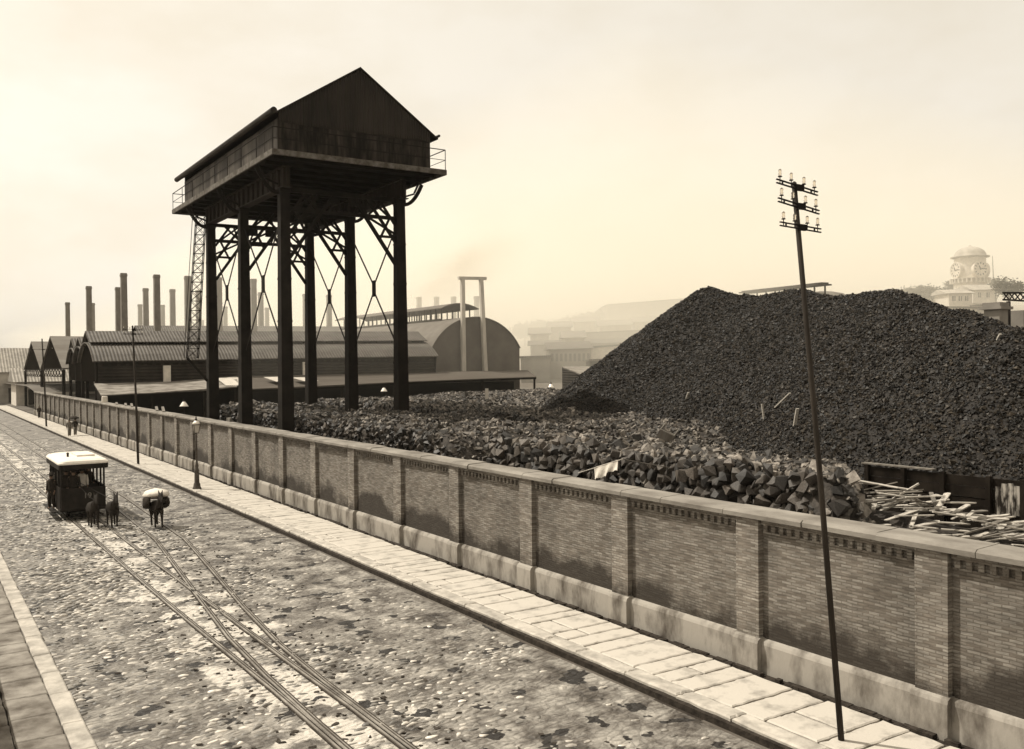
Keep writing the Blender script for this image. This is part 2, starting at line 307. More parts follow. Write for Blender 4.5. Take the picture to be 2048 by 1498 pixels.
def street_material():
    m = bpy.data.materials.new('muddy street'); m.use_nodes = True; N, L, p = nodes(m)
    tc = N.new('ShaderNodeTexCoord')
    vm = N.new('ShaderNodeMapping'); vm.inputs['Scale'].default_value = (3.4, 6.0, 1); L.new(tc.outputs['Object'], vm.inputs[0])
    vo = N.new('ShaderNodeTexVoronoi'); vo.feature = 'DISTANCE_TO_EDGE'; vo.inputs['Scale'].default_value = 1; L.new(vm.outputs[0], vo.inputs['Vector'])
    n1 = N.new('ShaderNodeTexNoise'); n1.inputs['Scale'].default_value = 1.1; n1.inputs['Detail'].default_value = 12; n1.inputs['Roughness'].default_value = .7
    L.new(tc.outputs['Object'], n1.inputs['Vector'])
    cr = N.new('ShaderNodeValToRGB'); e = cr.color_ramp.elements
    e[0].position = .34; e[0].color = T(.03); e[1].position = .68; e[1].color = T(.42)
    e2 = e.new(.45); e2.color = T(.11); e3 = e.new(.56); e3.color = T(.25)
    L.new(n1.outputs[0], cr.inputs[0])
    vr = N.new('ShaderNodeMapRange'); vr.inputs[1].default_value = 0; vr.inputs[2].default_value = .18; vr.inputs[3].default_value = .8; vr.inputs[4].default_value = 1.05
    L.new(vo.outputs['Distance'], vr.inputs[0])
    mx = N.new('ShaderNodeMix'); mx.data_type = 'RGBA'; mx.blend_type = 'MULTIPLY'; mx.inputs[0].default_value = 1
    L.new(cr.outputs[0], mx.inputs[6]); L.new(vr.outputs[0], mx.inputs[7])
    # pale dried lime in a broad trail by the rails
    sx = N.new('ShaderNodeSeparateXYZ'); L.new(tc.outputs['Object'], sx.inputs[0])
    d1 = N.new('ShaderNodeMath'); d1.operation = 'SUBTRACT'; d1.inputs[1].default_value = 6.4; L.new(sx.outputs[0], d1.inputs[0])
    d2 = N.new('ShaderNodeMath'); d2.operation = 'ABSOLUTE'; L.new(d1.outputs[0], d2.inputs[0])
    d3 = N.new('ShaderNodeMapRange'); d3.inputs[1].default_value = .3; d3.inputs[2].default_value = 2.4; d3.inputs[3].default_value = .22; d3.inputs[4].default_value = 0; L.new(d2.outputs[0], d3.inputs[0])
    n3 = N.new('ShaderNodeTexNoise'); n3.inputs['Scale'].default_value = .8; n3.inputs['Detail'].default_value = 9; n3.inputs['Roughness'].default_value = .6; L.new(tc.outputs['Object'], n3.inputs['Vector'])
    a3 = N.new('ShaderNodeMath'); a3.operation = 'ADD'; L.new(n3.outputs[0], a3.inputs[0]); L.new(d3.outputs[0], a3.inputs[1])
    r3 = N.new('ShaderNodeMapRange'); r3.inputs[1].default_value = .67; r3.inputs[2].default_value = .71; L.new(a3.outputs[0], r3.inputs[0])
    mb = N.new('ShaderNodeMix'); mb.data_type = 'RGBA'; L.new(r3.outputs[0], mb.inputs[0]); L.new(mx.outputs[2], mb.inputs[6]); mb.inputs[7].default_value = T(.5)
    # dark wet holes
    n4 = N.new('ShaderNodeTexNoise'); n4.inputs['Scale'].default_value = 1.25; n4.inputs['Detail'].default_value = 4; L.new(tc.outputs['Object'], n4.inputs['Vector'])
    r4 = N.new('ShaderNodeMapRange'); r4.inputs[1].default_value = .605; r4.inputs[2].default_value = .612; L.new(n4.outputs[0], r4.inputs[0])
    mc = N.new('ShaderNodeMix'); mc.data_type = 'RGBA'; L.new(r4.outputs[0], mc.inputs[0]); L.new(mb.outputs[2], mc.inputs[6]); mc.inputs[7].default_value = T(.015)
    L.new(mc.outputs[2], p.inputs['Base Color'])
    rr = N.new('ShaderNodeMapRange'); rr.inputs[1].default_value = .35; rr.inputs[2].default_value = .65; rr.inputs[3].default_value = .45; rr.inputs[4].default_value = .9
    L.new(n1.outputs[0], rr.inputs[0]); L.new(rr.outputs[0], p.inputs['Roughness']); p.inputs['Specular IOR Level'].default_value = .4
    vb = N.new('ShaderNodeMapRange'); vb.inputs[1].default_value = 0; vb.inputs[2].default_value = .3; L.new(vo.outputs['Distance'], vb.inputs[0])
    hb = N.new('ShaderNodeMath'); hb.operation = 'MULTIPLY_ADD'; hb.inputs[1].default_value = 3.; L.new(n1.outputs[0], hb.inputs[0]); L.new(vb.outputs[0], hb.inputs[2])
    bp = N.new('ShaderNodeBump'); bp.inputs['Distance'].default_value = .035; L.new(hb.outputs[0], bp.inputs['Height']); L.new(bp.outputs[0], p.inputs['Normal'])
    return m
M['street'] = street_material()

# ------------------------------------------------------------------ lumps
def lump_template(sub, jit, seed, dome=False):
    rg = np.random.default_rng(seed)
    import bmesh
    b = bmesh.new(); bmesh.ops.create_icosphere(b, subdivisions=sub, radius=1)
    if sub == 1 and jit < 0: pass
    V = np.array([v.co[:] for v in b.verts]); b.verts.index_update(); F = np.array([[v.index for v in f.verts] for f in b.faces]); b.free()
    V = V*(1+rg.uniform(-jit, jit, (len(V), 1)))
    for k in range(3 if sub > 1 else 6):              # flat broken faces
        n = rg.normal(size=3); n /= np.linalg.norm(n); d = V @ n; c = rg.uniform(.45, .75)
        V = V - np.outer(np.maximum(d-c, 0), n)
    return V, F
OCTA = (np.array([[1,0,0],[-1,0,0],[0,1,0],[0,-1,0],[0,0,1],[0,0,-1]], float), np.array([[0,2,4],[2,1,4],[1,3,4],[3,0,4],[2,0,5],[1,2,5],[3,1,5],[0,3,5]]))
LUMP = [lump_template(1, .22, i) for i in range(2)]
def rock(seed, n=10):
    import bmesh
    rg = np.random.default_rng(seed); b = bmesh.new()
    for k in range(n):
        q = rg.uniform(-1, 1, 3); q[rg.integers(3)] = rg.choice([-1, 1])*rg.uniform(.8, 1); b.verts.new(q*np.array([.95, .95, .85]))
    bmesh.ops.convex_hull(b, input=b.verts); bmesh.ops.triangulate(b, faces=b.faces)
    for v in [v for v in b.verts if not v.link_faces]: b.verts.remove(v)
    b.verts.index_update(); V = np.array([v.co[:] for v in b.verts]); F = np.array([[v.index for v in f.verts] for f in b.faces]); b.free()
    return V, F
LUMP = [rock(i) for i in range(12)]
def octas(k):
    rg = np.random.default_rng(k); return OCTA[0]*(1+rg.uniform(-.35, .35, (6, 1)))+rg.uniform(-.15, .15, (6, 3)), OCTA[1]
SMALL = [octas(i) for i in range(10)]
def rotmats(n, rg, tilt=math.pi):
    a = rg.uniform(0, 2*math.pi, n); ax = rg.normal(size=(n, 3)); ax /= np.linalg.norm(ax, axis=1)[:, None]; th = rg.uniform(-tilt, tilt, n)
    K = np.zeros((n, 3, 3)); K[:,0,1] = -ax[:,2]; K[:,0,2] = ax[:,1]; K[:,1,0] = ax[:,2]; K[:,1,2] = -ax[:,0]; K[:,2,0] = -ax[:,1]; K[:,2,1] = ax[:,0]
    Rm = np.eye(3)+np.sin(th)[:, None, None]*K+(1-np.cos(th))[:, None, None]*(K @ K)
    Z = np.zeros((n, 3, 3)); Z[:,0,0] = np.cos(a); Z[:,0,1] = -np.sin(a); Z[:,1,0] = np.sin(a); Z[:,1,1] = np.cos(a); Z[:,2,2] = 1
    return Rm @ Z
def scatter(name, temps, pos, scale, material, parent=None, tilt=math.pi, seed=1, Rm=None):
    rg = np.random.default_rng(seed); n = len(pos); which = rg.integers(0, len(temps), n)
    if Rm is None: Rm = rotmats(n, rg, tilt)
    VV = []; FF = []; TT = []; off = 0
    for k, (V, F) in enumerate(temps):
        i = np.where(which == k)[0]
        if not len(i): continue
        P = np.einsum('nij,nvj->nvi', Rm[i], V[None]*scale[i][:, None, :]) + pos[i][:, None, :]
        VV.append(P.reshape(-1, 3)); FF.append((F[None] + (off+np.arange(len(i))*len(V))[:, None, None]).reshape(-1, 3)); off += len(i)*len(V)
        TT.append(np.repeat(rg.random(len(i))**2, len(F)))
    me = mesh_np(name, np.concatenate(VV), np.concatenate(FF))
    at = me.attributes.new('tone', 'FLOAT', 'FACE'); at.data.foreach_set('value', np.concatenate(TT).astype(np.float32))
    return link(name, me, material, parent)
def grid_mesh(name, X, Y, Z, material, parent=None, smooth=True):
    h, w = X.shape; V = np.stack([X, Y, Z], -1).reshape(-1, 3); i = np.arange(h*w).reshape(h, w)
    F = np.stack([i[:-1, :-1], i[:-1, 1:], i[1:, 1:], i[1:, :-1]], -1).reshape(-1, 4)
    me = mesh_np(name, V, F)
    if smooth: me.polygons.foreach_set('use_smooth', [True]*len(me.polygons))
    return link(name, me, material, parent)

# ================================================================== the setting
S_END = 150.
tag(MB().box(-1500, 1500, -800, 1500, -1, -.03).build('ground', M['earth']), kind='structure')
# the yard behind the wall: level near, climbing beyond the works
xs = np.concatenate([np.linspace(15.45, 130, 60), np.linspace(135, 700, 60)]); ys = np.concatenate([np.linspace(-30, 180, 70), np.linspace(185, 700, 60)])
X, Y = np.meshgrid(xs, ys)
def terrain(X, Y):
    D = np.hypot(X, Y); E = np.clip((X/(Y+60)-.42)/.35, 0, 1); z = 4*np.clip((D-105)/60, 0, 1)+17*E*np.clip((D-200)/260, 0, 1)**1.3
    z = z + 9*np.clip((X-110)/80, 0, 1)*np.clip((D-150)/80, 0, 1)
    return z + fbm(X*.02, Y*.02, 5)*8*E*np.clip((D-200)/150, 0, 1)
tag(grid_mesh('terrain', X, Y, terrain(X, Y), M['hill']), kind='structure')
# the street sheet, its gutter and the two pavements
X, Y = np.meshgrid(np.linspace(2.5, 12.15, 60), np.concatenate([np.linspace(-6, 60, 260), np.linspace(61, 330, 130)]))
tag(grid_mesh('street', X, Y, .0+fbm(X*.6, Y*.6, 3)*.05, M['street']), kind='structure')
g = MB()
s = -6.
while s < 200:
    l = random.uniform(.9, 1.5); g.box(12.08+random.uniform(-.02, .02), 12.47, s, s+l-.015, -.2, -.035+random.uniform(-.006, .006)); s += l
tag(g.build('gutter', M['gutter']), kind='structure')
tag(MB().box(12.3, 15.0, -6, 330, -.1, .095).build('pavement_bed', M['joint']), kind='structure')
def rough_stone(mb, x0, x1, y0, y1, z, zb, jit, k=7, round_=.028):
    """one slab with a worn, wandering outline and rounded edge"""
    pts = []
    for a, b, n in (((x0, y0), (x1, y0), k), ((x1, y0), (x1, y1), 4), ((x1, y1), (x0, y1), k), ((x0, y1), (x0, y0), 4)):
        for i in range(n):
            f = i/n; pts.append((a[0]+(b[0]-a[0])*f+random.gauss(0, jit), a[1]+(b[1]-a[1])*f+random.gauss(0, jit)))
    cx, cy = (x0+x1)/2, (y0+y1)/2; n = len(pts)
    ins = [(p[0]-math.copysign(min(round_, abs(p[0]-cx)), p[0]-cx), p[1]-math.copysign(min(round_, abs(p[1]-cy)), p[1]-cy)) for p in pts]
    tx, ty = random.gauss(0, .006), random.gauss(0, .006)
    zz = lambda p: z+tx*(p[0]-cx)+ty*(p[1]-cy)
    vs = [(p[0], p[1], zb) for p in pts]+[(p[0], p[1], zz(p)-round_*.7) for p in pts]+[(p[0], p[1], zz(p)) for p in ins]
    fs = [tuple(range(2*n, 3*n))]+[(i, (i+1) % n, n+(i+1) % n, n+i) for i in range(n)]+[(n+i, n+(i+1) % n, 2*n+(i+1) % n, 2*n+i) for i in range(n)]
    mb.add(vs, fs)
sl = MB(); s = -6.; g = .052
while s < 190:
    l = random.choice([.45, .6, .75, .9, 1.1])*random.uniform(.9, 1.1)
    sk = random.uniform(-.03, .03)
    if random.random() < .25:
        q = random.uniform(13.3, 14.1)
        rough_stone(sl, 12.88, q-g/2, s+g/2, s+l-g/2, .15, .06, .008); rough_stone(sl, q+g/2, 14.62, s+g/2, s+l-g/2, .152, .06, .008)
    else: rough_stone(sl, 12.88, 14.62+random.uniform(-.06, .03), s+g/2, s+l-g/2, .15+random.uniform(-.006, .006), .06, .013, k=11)
    s += l
tag(sl.build('sidewalk', M['slab']), kind='structure')
kb = MB(); s = -6.
while s < 200:
    l = random.uniform(1.0, 2.1); rough_stone(kb, 12.42+random.uniform(-.015, .015), 12.835, s+.012, s+l-.012, .168+random.uniform(-.006, .006), .08, .012, k=9, round_=.04); s += l
tag(kb.build('kerb', M['kerb']), kind='structure')
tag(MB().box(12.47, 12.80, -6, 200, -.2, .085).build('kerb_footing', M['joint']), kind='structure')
kb = MB(); s = 4.
while s < 200:
    l = random.uniform(1.2, 2.2); rough_stone(kb, 2.22, 2.58+random.uniform(-.01, .01), s+.01, s+l-.01, .15, -.05, .006, k=4, round_=.03); s += l
tag(kb.build('far_kerb', M['kerb']), kind='structure')
sl = MB(); s = 4.
while s < 200:
    l = random.uniform(.7, 1.3); rough_stone(sl, .42, 1.4, s+.01, s+l-.01, .14, .0, .008); rough_stone(sl, 1.42, 2.2, s+.21, s+l+.19, .14, .0, .008); s += l
tag(sl.build('far_sidewalk', mat('dirty slab', .09, .3, rough=.9, scale=1.3, detail=12, bump=.008, bscale=12)), kind='structure')
# cobbles bedded in the mud: nobody could count them
n = 0; P = []
for s in np.arange(9, 95, .17):
    step = .30 if s < 60 else .34
    P.append(np.stack([np.arange(2.62, 12.1, step)+RNG.uniform(-.07, .07, len(np.arange(2.62, 12.1, step)))+(.15 if int(s/.17) % 2 else 0), np.full(len(np.arange(2.62, 12.1, step)), s)], -1))
P = np.concatenate(P); P[:, 1] += RNG.uniform(-.035, .035, len(P))
show = fbm(P[:, 0]*.55, P[:, 1]*.4, 21)+RNG.normal(0, .09, len(P))+.10*np.exp(-((P[:, 0]-4.2)/1.8)**2)-.13*np.clip((P[:, 0]-7.2)/2, 0, 1)
keep = (show > -.09) & (np.abs(P[:, 0]-12.2) > .15)
P = P[keep]; e = np.clip(show[keep], 0, .3)
zs = fbm(P[:, 0]*.6, P[:, 1]*.6, 3)*.05
pos = np.stack([P[:, 0], P[:, 1], zs-.022+e*.07], -1)
scl = np.stack([RNG.uniform(.09, .17, len(P)), RNG.uniform(.05, .078, len(P)), RNG.uniform(.035, .055, len(P))], -1)
a = RNG.normal(0, .18, len(P)); Rm = np.zeros((len(P), 3, 3)); Rm[:,0,0] = np.cos(a); Rm[:,0,1] = -np.sin(a); Rm[:,1,0] = np.sin(a); Rm[:,1,1] = np.cos(a); Rm[:,2,2] = 1
sp = np.column_stack([RNG.uniform(2.8, 11.8, 420), RNG.uniform(9, 60, 420)])
pos = np.concatenate([pos, np.column_stack([sp, fbm(sp[:, 0]*.6, sp[:, 1]*.6, 3)*.05+.004])]); scl = np.concatenate([scl, np.column_stack([RNG.uniform(.07, .13, 420), RNG.uniform(.045, .08, 420), RNG.uniform(.015, .03, 420)])])
a2 = RNG.normal(0, .5, 420); R2 = np.zeros((420, 3, 3)); R2[:,0,0] = np.cos(a2); R2[:,0,1] = -np.sin(a2); R2[:,1,0] = np.sin(a2); R2[:,1,1] = np.cos(a2); R2[:,2,2] = 1; Rm = np.concatenate([Rm, R2])
STONES = [lump_template(2, .06, 40+i) for i in range(6)]
o = scatter('cobblestones', STONES, pos, scl, M['cobble'], Rm=Rm, seed=5)
o.data.polygons.foreach_set('use_smooth', [True]*len(o.data.polygons))
tag(o, 'worn cobblestones standing out of the muddy street', 'cobblestones', kind='stuff')
dp = np.column_stack([np.clip(RNG.normal(6.9, 1.5, 1500), 2.8, 11.9), RNG.uniform(9, 70, 1500)])
dp = np.column_stack([dp, fbm(dp[:, 0]*.6, dp[:, 1]*.6, 3)*.05+.012]); ds = np.column_stack([RNG.uniform(.02, .09, 1500), RNG.uniform(.02, .07, 1500), RNG.uniform(.008, .03, 1500)])
tag(scatter('street_litter', LUMP, dp, ds, M['groove'], tilt=.3, seed=77), 'dark dung and straw trodden along the tram rails', 'litter', kind='stuff')
# rails: two tracks closing into one
RA = [(160, 5.62), (81, 5.70), (62, 5.77), (38.6, 5.82), (30, 5.88), (25.9, 5.93), (20.5, 6.04), (18.3, 6.09), (12, 6.10), (2, 6.10)]
RB = [(160, 6.60), (93, 6.66), (71, 6.74), (38, 6.80), (30.4, 6.87), (27.7, 6.89), (24.9, 6.92), (19.8, 6.97), (16.5, 7.03), (12, 7.04), (2, 7.04)]
RC = [(160, 8.25), (116, 8.25), (81, 8.23), (50, 8.15), (37.1, 7.78), (30.5, 7.15), (26.75, 6.78), (22.5, 6.39), (19.2, 6.24), (16, 6.19), (12, 6.18), (2, 6.18)]
RD = [(160, 9.24), (120, 9.24), (83.6, 9.19), (50, 9.1), (36.5, 8.74), (31, 8.18), (25.1, 7.55), (21.3, 7.24), (18.2, 7.14), (14.5, 7.12), (2, 7.12)]
def rail(pts, parent):
    mb = MB()
    for off, w, h in ((0, .042, .04), (.075, .022, .03)):
        for (s0, t0), (s1, t1) in zip(pts[:-1], pts[1:]):
            mb.beam((t0+off, s0, h/2-.002), (t1+off, s1, h/2-.002), w, h+.02)
    r_ = mb.build('rail', M['rail'], parent); gv = MB()
    for (s0, t0), (s1, t1) in zip(pts[:-1], pts[1:]): gv.beam((t0+.045, s0, .012), (t1+.04, s1, .012), .17, .03)
    gv.build('groove', M['groove'], r_); return r_
tk = thing('tram_track', 'steel tram rails on the side of the street away from the wall', 'track'); rail(RA, tk); rail(RB, tk)
tk = thing('tram_track', 'steel tram rails beside the long pavement, closing in on the other pair', 'track'); rail(RC, tk); rail(RD, tk)

# ================================================================== the long brick wall
wall = thing('brick_wall', 'long brick yard wall with pilasters along the pavement', 'wall')
SP = 4.21; s0 = 8.97+.335
pil = [s0+SP*k for k in range(-3, 34)]
S0W, S1W = pil[0]-2, pil[-1]+.4
MB().box(15.0, 15.42, S0W, S1W, -.1, 3.34).build('panels', M['brick'], wall)
for c in pil: MB().box(14.865, 14.998, c-.31, c+.31, .84, 3.34).build('pilaster', M['pierbrick'], wall)
pl = MB(); ca = MB()
for a, b in zip([S0W]+pil, pil+[S1W]):
    lo, hi = a+.345, b-.345
    if hi-lo < .3: continue
    pl.extrude([(14.9, lo, -.1), (14.9, lo, .70), (14.925, lo, .755), (14.965, lo, .80), (14.998, lo, .82), (14.998, lo, -.1)], (0, hi-lo, 0))
for c in pil:
    l, r = c-.355+random.uniform(-.01, .01), c+.355
    pl.extrude([(14.77, l, -.1), (14.77, l, .73), (14.80, l, .80), (14.86, l, .838), (14.998, l, .838), (14.998, l, -.1)], (0, r-l, 0))
pl.build('plinth', M['plinth'], wall)
cp = MB(); s = S0W
while s < S1W:
    l = random.uniform(1.0, 2.3); l = min(l, S1W-s); j = random.uniform(-.025, .025); zt = 3.485+random.uniform(-.015, .015)
    cp.extrude([(14.79+j, s+.008, 3.35), (14.79+j, s+.008, 3.44), (14.85+j, s+.008, zt), (15.5-j, s+.008, zt+.02), (15.56-j, s+.008, 3.44), (15.56-j, s+.008, 3.35)], (0, l-.016, 0)); s += l
cp.build('coping', M['coping'], wall)
dn = MB()
for a, b in zip(pil[:-1], pil[1:]):
    lo, hi = a+.345, b-.345
    dn.box(14.92, 14.998, lo, hi, 3.24, 3.34); dn.box(14.965, 14.998, lo, hi, 3.05, 3.09)
    if a < 75:
        k = 17
        for i in range(k):
            y = lo+(i+.5)*(hi-lo)/k; dn.box(14.93, 14.998, y-.05, y+.05, 3.092, 3.238)
dn.build('dentil_course', M['brick'], wall)
# the wall's far end turns away from the street
we = MB(); we.box(15.43, 40, S1W-.45, S1W-.05, -.1, 3.3)
tag(we.build('return_wall', M['white']), 'pale return wall leaving the far end of the brick wall', 'wall')
# weeds and soot dirt along the wall foot
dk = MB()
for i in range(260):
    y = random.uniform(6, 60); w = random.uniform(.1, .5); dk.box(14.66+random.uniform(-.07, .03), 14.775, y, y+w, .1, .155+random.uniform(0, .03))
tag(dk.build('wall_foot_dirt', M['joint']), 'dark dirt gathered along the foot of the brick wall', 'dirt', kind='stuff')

exec_later = []
# ================================================================== the water tower
TW = thing('water_tower', 'black iron water tank house raised on six tall posts', 'water tower')
PT = (17.0, 23.95); PS = (48.2, 55.4, 62.6); ZT = 16.35
for t in PT:
    for s in PS:
        c = MB(); c.beam((t, s, -.2), (t, s, ZT), .74, .74, up=(0, 1, 0), w2=.50, h2=.50)
        for z in np.arange(2.2, 16, 2.3):      # riveted joint plates
            w = .74-.24*(z/ZT)+.03; c.box(t-w/2, t+w/2, s-w/2, s+w/2, z, z+.10)
        w = .6; c.box(t-w/2, t+w/2, s-w/2, s+w/2, ZT-.25, ZT-.02)
        c.build('post', M['iron'], TW)
for t in PT:                                    # plate girder over each row of posts
    g = MB(); g.box(t-.06, t+.06, PS[0]-.7, PS[2]+.7, ZT, ZT+1.1); g.box(t-.27, t+.27, PS[0]-.7, PS[2]+.7, ZT-.018, ZT+.03); g.box(t-.25, t+.25, PS[0]-.7, PS[2]+.7, ZT+1.06, ZT+1.12)
    for s in np.arange(PS[0]-.5, PS[2]+.6, .9): g.box(t-.2, t+.2, s-.03, s+.03, ZT+.03, ZT+1.06)
    g.build('girder', M['ironlight'], TW)
for s in np.linspace(46.3, 66.0, 14):           # cross joists
    MB().box(15.9, 25.2, s-.1, s+.1, ZT+1.125, ZT+1.32).build('joist', M['iron'], TW)
PL = (15.5, 25.6, 45.5, 66.75)
pf = MB(); pf.box(PL[0], PL[1], PL[2], PL[3], 17.68, 17.76); pf.build('platform_deck', M['iron'], TW)
pf = MB()
pf.box(PL[0]-.03, PL[0]+.07, PL[2]-.03, PL[3]+.03, 17.50, 17.79); pf.box(PL[1]-.07, PL[1]+.03, PL[2]-.03, PL[3]+.03, 17.50, 17.79)
pf.box(PL[0]+.075, PL[1]-.075, PL[2]-.03, PL[2]+.07, 17.50, 17.79); pf.box(PL[0]+.075, PL[1]-.075, PL[3]-.07, PL[3]+.03, 17.50, 17.79)
pf.build('platform_edge', mat('dusty edge iron', .06, .16, rough=.8, scale=2, lo=.4), TW)
rl = MB()
x0, x1, y0, y1 = PL[0]+.03, PL[1]-.03, PL[2]+.03, PL[3]-.03
for z, r in ((18.92, .028), (18.34, .018)):
    for a, b in (((x0, y0), (x1, y0)), ((x1, y0), (x1, y1)), ((x1, y1), (x0, y1)), ((x0, y1), (x0, y0))): rl.tube([(*a, z), (*b, z)], r, 6)
for x, y in [(x0, y) for y in np.linspace(y0, y1, 9)]+[(x1, y) for y in np.linspace(y0, y1, 9)[:]]+[(x, y) for x in (x0+3.4, x0+6.7) for y in (y0, y1)]:
    rl.tube([(x, y, 17.78), (x, y, 18.92)], .022, 6)
rl.build('railing', M['iron'], TW)
BX = (16.15, 25.12, 46.5, 65.85); ZB, ZE, ZP = 17.765, 20.02, 23.0; XM = (BX[0]+BX[1])/2+.15
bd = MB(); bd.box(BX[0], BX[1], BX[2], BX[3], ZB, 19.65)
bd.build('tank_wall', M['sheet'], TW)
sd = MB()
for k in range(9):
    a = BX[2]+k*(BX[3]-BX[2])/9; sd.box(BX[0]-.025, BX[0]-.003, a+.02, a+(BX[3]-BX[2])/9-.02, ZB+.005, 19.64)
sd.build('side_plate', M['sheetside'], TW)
fp = MB()
for k in range(6):
    w_ = (BX[1]-BX[0])/6; a = BX[0]+k*w_; fp.box(a+.015, a+w_-.015, BX[2]-.024, BX[2]-.003, ZB+.005, 18.62); fp.box(a+.015, a+w_-.015, BX[2]-.02, BX[2]-.003, 18.64, 19.44)
    for z in (17.82, 18.58, 18.68, 19.4):
        for j in range(10): fp.box(a+.06+j*w_/10.4, a+.10+j*w_/10.4, BX[2]-.036, BX[2]-.0245, z, z+.035)
fp.build('front_plate', mat('rusty front plates', .009, .055, rough=.75, scale=1.6, detail=10, lo=.4, hi=.75, spec=.08, stretch=(2.2, 1, .35), bump=.01, bscale=2), TW)
for y0_, y1_ in ((BX[2]-.03, BX[2]+.02), (BX[3]-.02, BX[3]+.03)):
    gb = MB(); n = 60; w = (BX[1]-BX[0])/n      # corrugated gables: real ribs
    for k in range(n):
        xa, xb = BX[0]+k*w, BX[0]+(k+1)*w; xc = (xa+xb)/2
        def roofz(x): return ZE+(ZP-ZE)*(1-abs(x-XM)/(XM-BX[0] if x < XM else BX[1]-XM))-.06
        zl = 19.45+.05*math.sin(k*.5)+.1*(k/n)
        sgn = 1 if y0_ < BX[2]+.1 else -1
        fa, fb = y0_, y1_
        mid = fa-.045 if sgn > 0 else fb+.045
        back = fb if sgn > 0 else fa; face = fa if sgn > 0 else fb
        gb.add([(xa, face, zl), (xc, mid, zl), (xb, face, zl), (xa, face, roofz(xa)), (xc, mid, roofz(xc)), (xb, face, roofz(xb))], [(0, 1, 4, 3), (1, 2, 5, 4)])
    gb.extrude([(BX[0], (y0_+y1_)/2, 19.45), (BX[1], (y0_+y1_)/2, 19.55), (BX[1], (y0_+y1_)/2, ZE), (XM, (y0_+y1_)/2, ZP-.06), (BX[0], (y0_+y1_)/2, ZE)], (0, .02 if y0_ < 50 else -.02, 0))
    gb.build('gable', M['gable'], TW)
rf = MB(); ov = .62
sl_ = (ZP-ZE)/(XM-BX[0])
prof = [(BX[0]-ov*.6, ZE-ov*.6*sl_+.02), (XM, ZP+.06), (BX[1]+ov*.75, ZE-ov*.75*sl_+.05)]
rf.band(prof, BX[2]-.14, BX[3]+.35, .07, 'y'); rf.build('roof', M['ironlight'], TW)
gt = MB(); gt.tube([(BX[0]-.42, BX[2]-.65, 19.86), (BX[0]-.42, BX[3]+.55, 19.86)], .17, 10); gt.tube([(BX[1]+.5, BX[2]-.2, 19.9), (BX[1]+.5, BX[3]+.4, 19.9)], .08, 8)
gt.build('gutter_pipe', M['ironlight'], TW)
# curved cantilever brackets at every post head
for s in PS:
    for t, sg in ((PT[0], -1), (PT[1], 1)):
        b = MB(); pts = []
        for k in range(9):
            f = k/8; pts.append((t+sg*(.25+1.25*f), s, ZT-.25+1.28*f**2.2))
        for p, q in zip(pts[:-1], pts[1:]): b.beam(p, q, .12, .2)
        b.beam((t+sg*.3, s, ZT+.2), (t+sg*1.0, s, ZT+.45), .08, .1); b.beam((t+sg*1.0, s, ZT+.5), (t+sg*1.3, s, ZT+1.1), .08, .1)
        b.build('bracket', M['iron'], TW)
# transverse latticed knee braces in each frame
for s in PS:
    tie = MB(); tie.beam((PT[0]+.3, s, 15.25), (PT[1]-.3, s, 15.25), .16, .2); tie.build('tie_beam', M['iron'], TW)
    for t, sg in ((PT[0]+.3, 1), (PT[1]-.3, -1)):
        b = MB()
        def q(x, z): return (t+sg*x, s, z)
        for o_ in (-.09, .09): b.beam((t, s+o_, 12.6), (t+sg*2.55, s+o_, 16.2), .06, .15)
        b.beam(q(0, 13.9), q(1.75, 16.25), .12, .16); b.beam(q(0, 14.9), q(1.0, 16.28), .10, .14)
        b.beam(q(0, 14.15), q(1.05, 14.15), .1, .14); b.beam(q(0, 14.35), q(1.75, 15.22), .09, .12); b.beam(q(.95, 14.0), q(.35, 15.2), .09, .12)
        b.beam(q(.35, 15.3), q(1.6, 16.28), .09, .12); b.beam(q(1.75, 15.25), q(.6, 16.28), .09, .12)
        b.box(*(sorted((t+sg*2.3, t+sg*2.9))), s-.04, s+.04, 15.75, 16.3)
        b.build('knee_brace', M['iron'], TW)
    b = MB(); b.beam((PT[0]+.3, s, 16.3), (PT[1]-.3, s, 16.3), .2, .22)
    for k in range(5):
        xa = PT[0]+1.9+k*.75; b.beam((xa, s, 15.3), (xa+(.38 if k % 2 else -.38), s, 16.3), .08, .1)
    b.build('cross_beam', M['iron'], TW)
# long X rods between the posts of a row
for t in PT:
    for a, b_ in zip(PS[:-1], PS[1:]):
        r = MB(); zc = 11.45; m = (a+b_)/2
        for y, z in ((a+.28, 15.0), (b_-.28, 15.0), (a+.33, 7.7), (b_-.33, 7.7)):
            r.beam((t, y, z), (t, m+(.12 if y > m else -.12), zc+(.3 if z > zc else -.3)), .05, .09)
        r.box(t-.04, t+.04, m-.20, m+.20, zc-.5, zc+.5)
        r.build('cross_rod', M['iron'], TW)
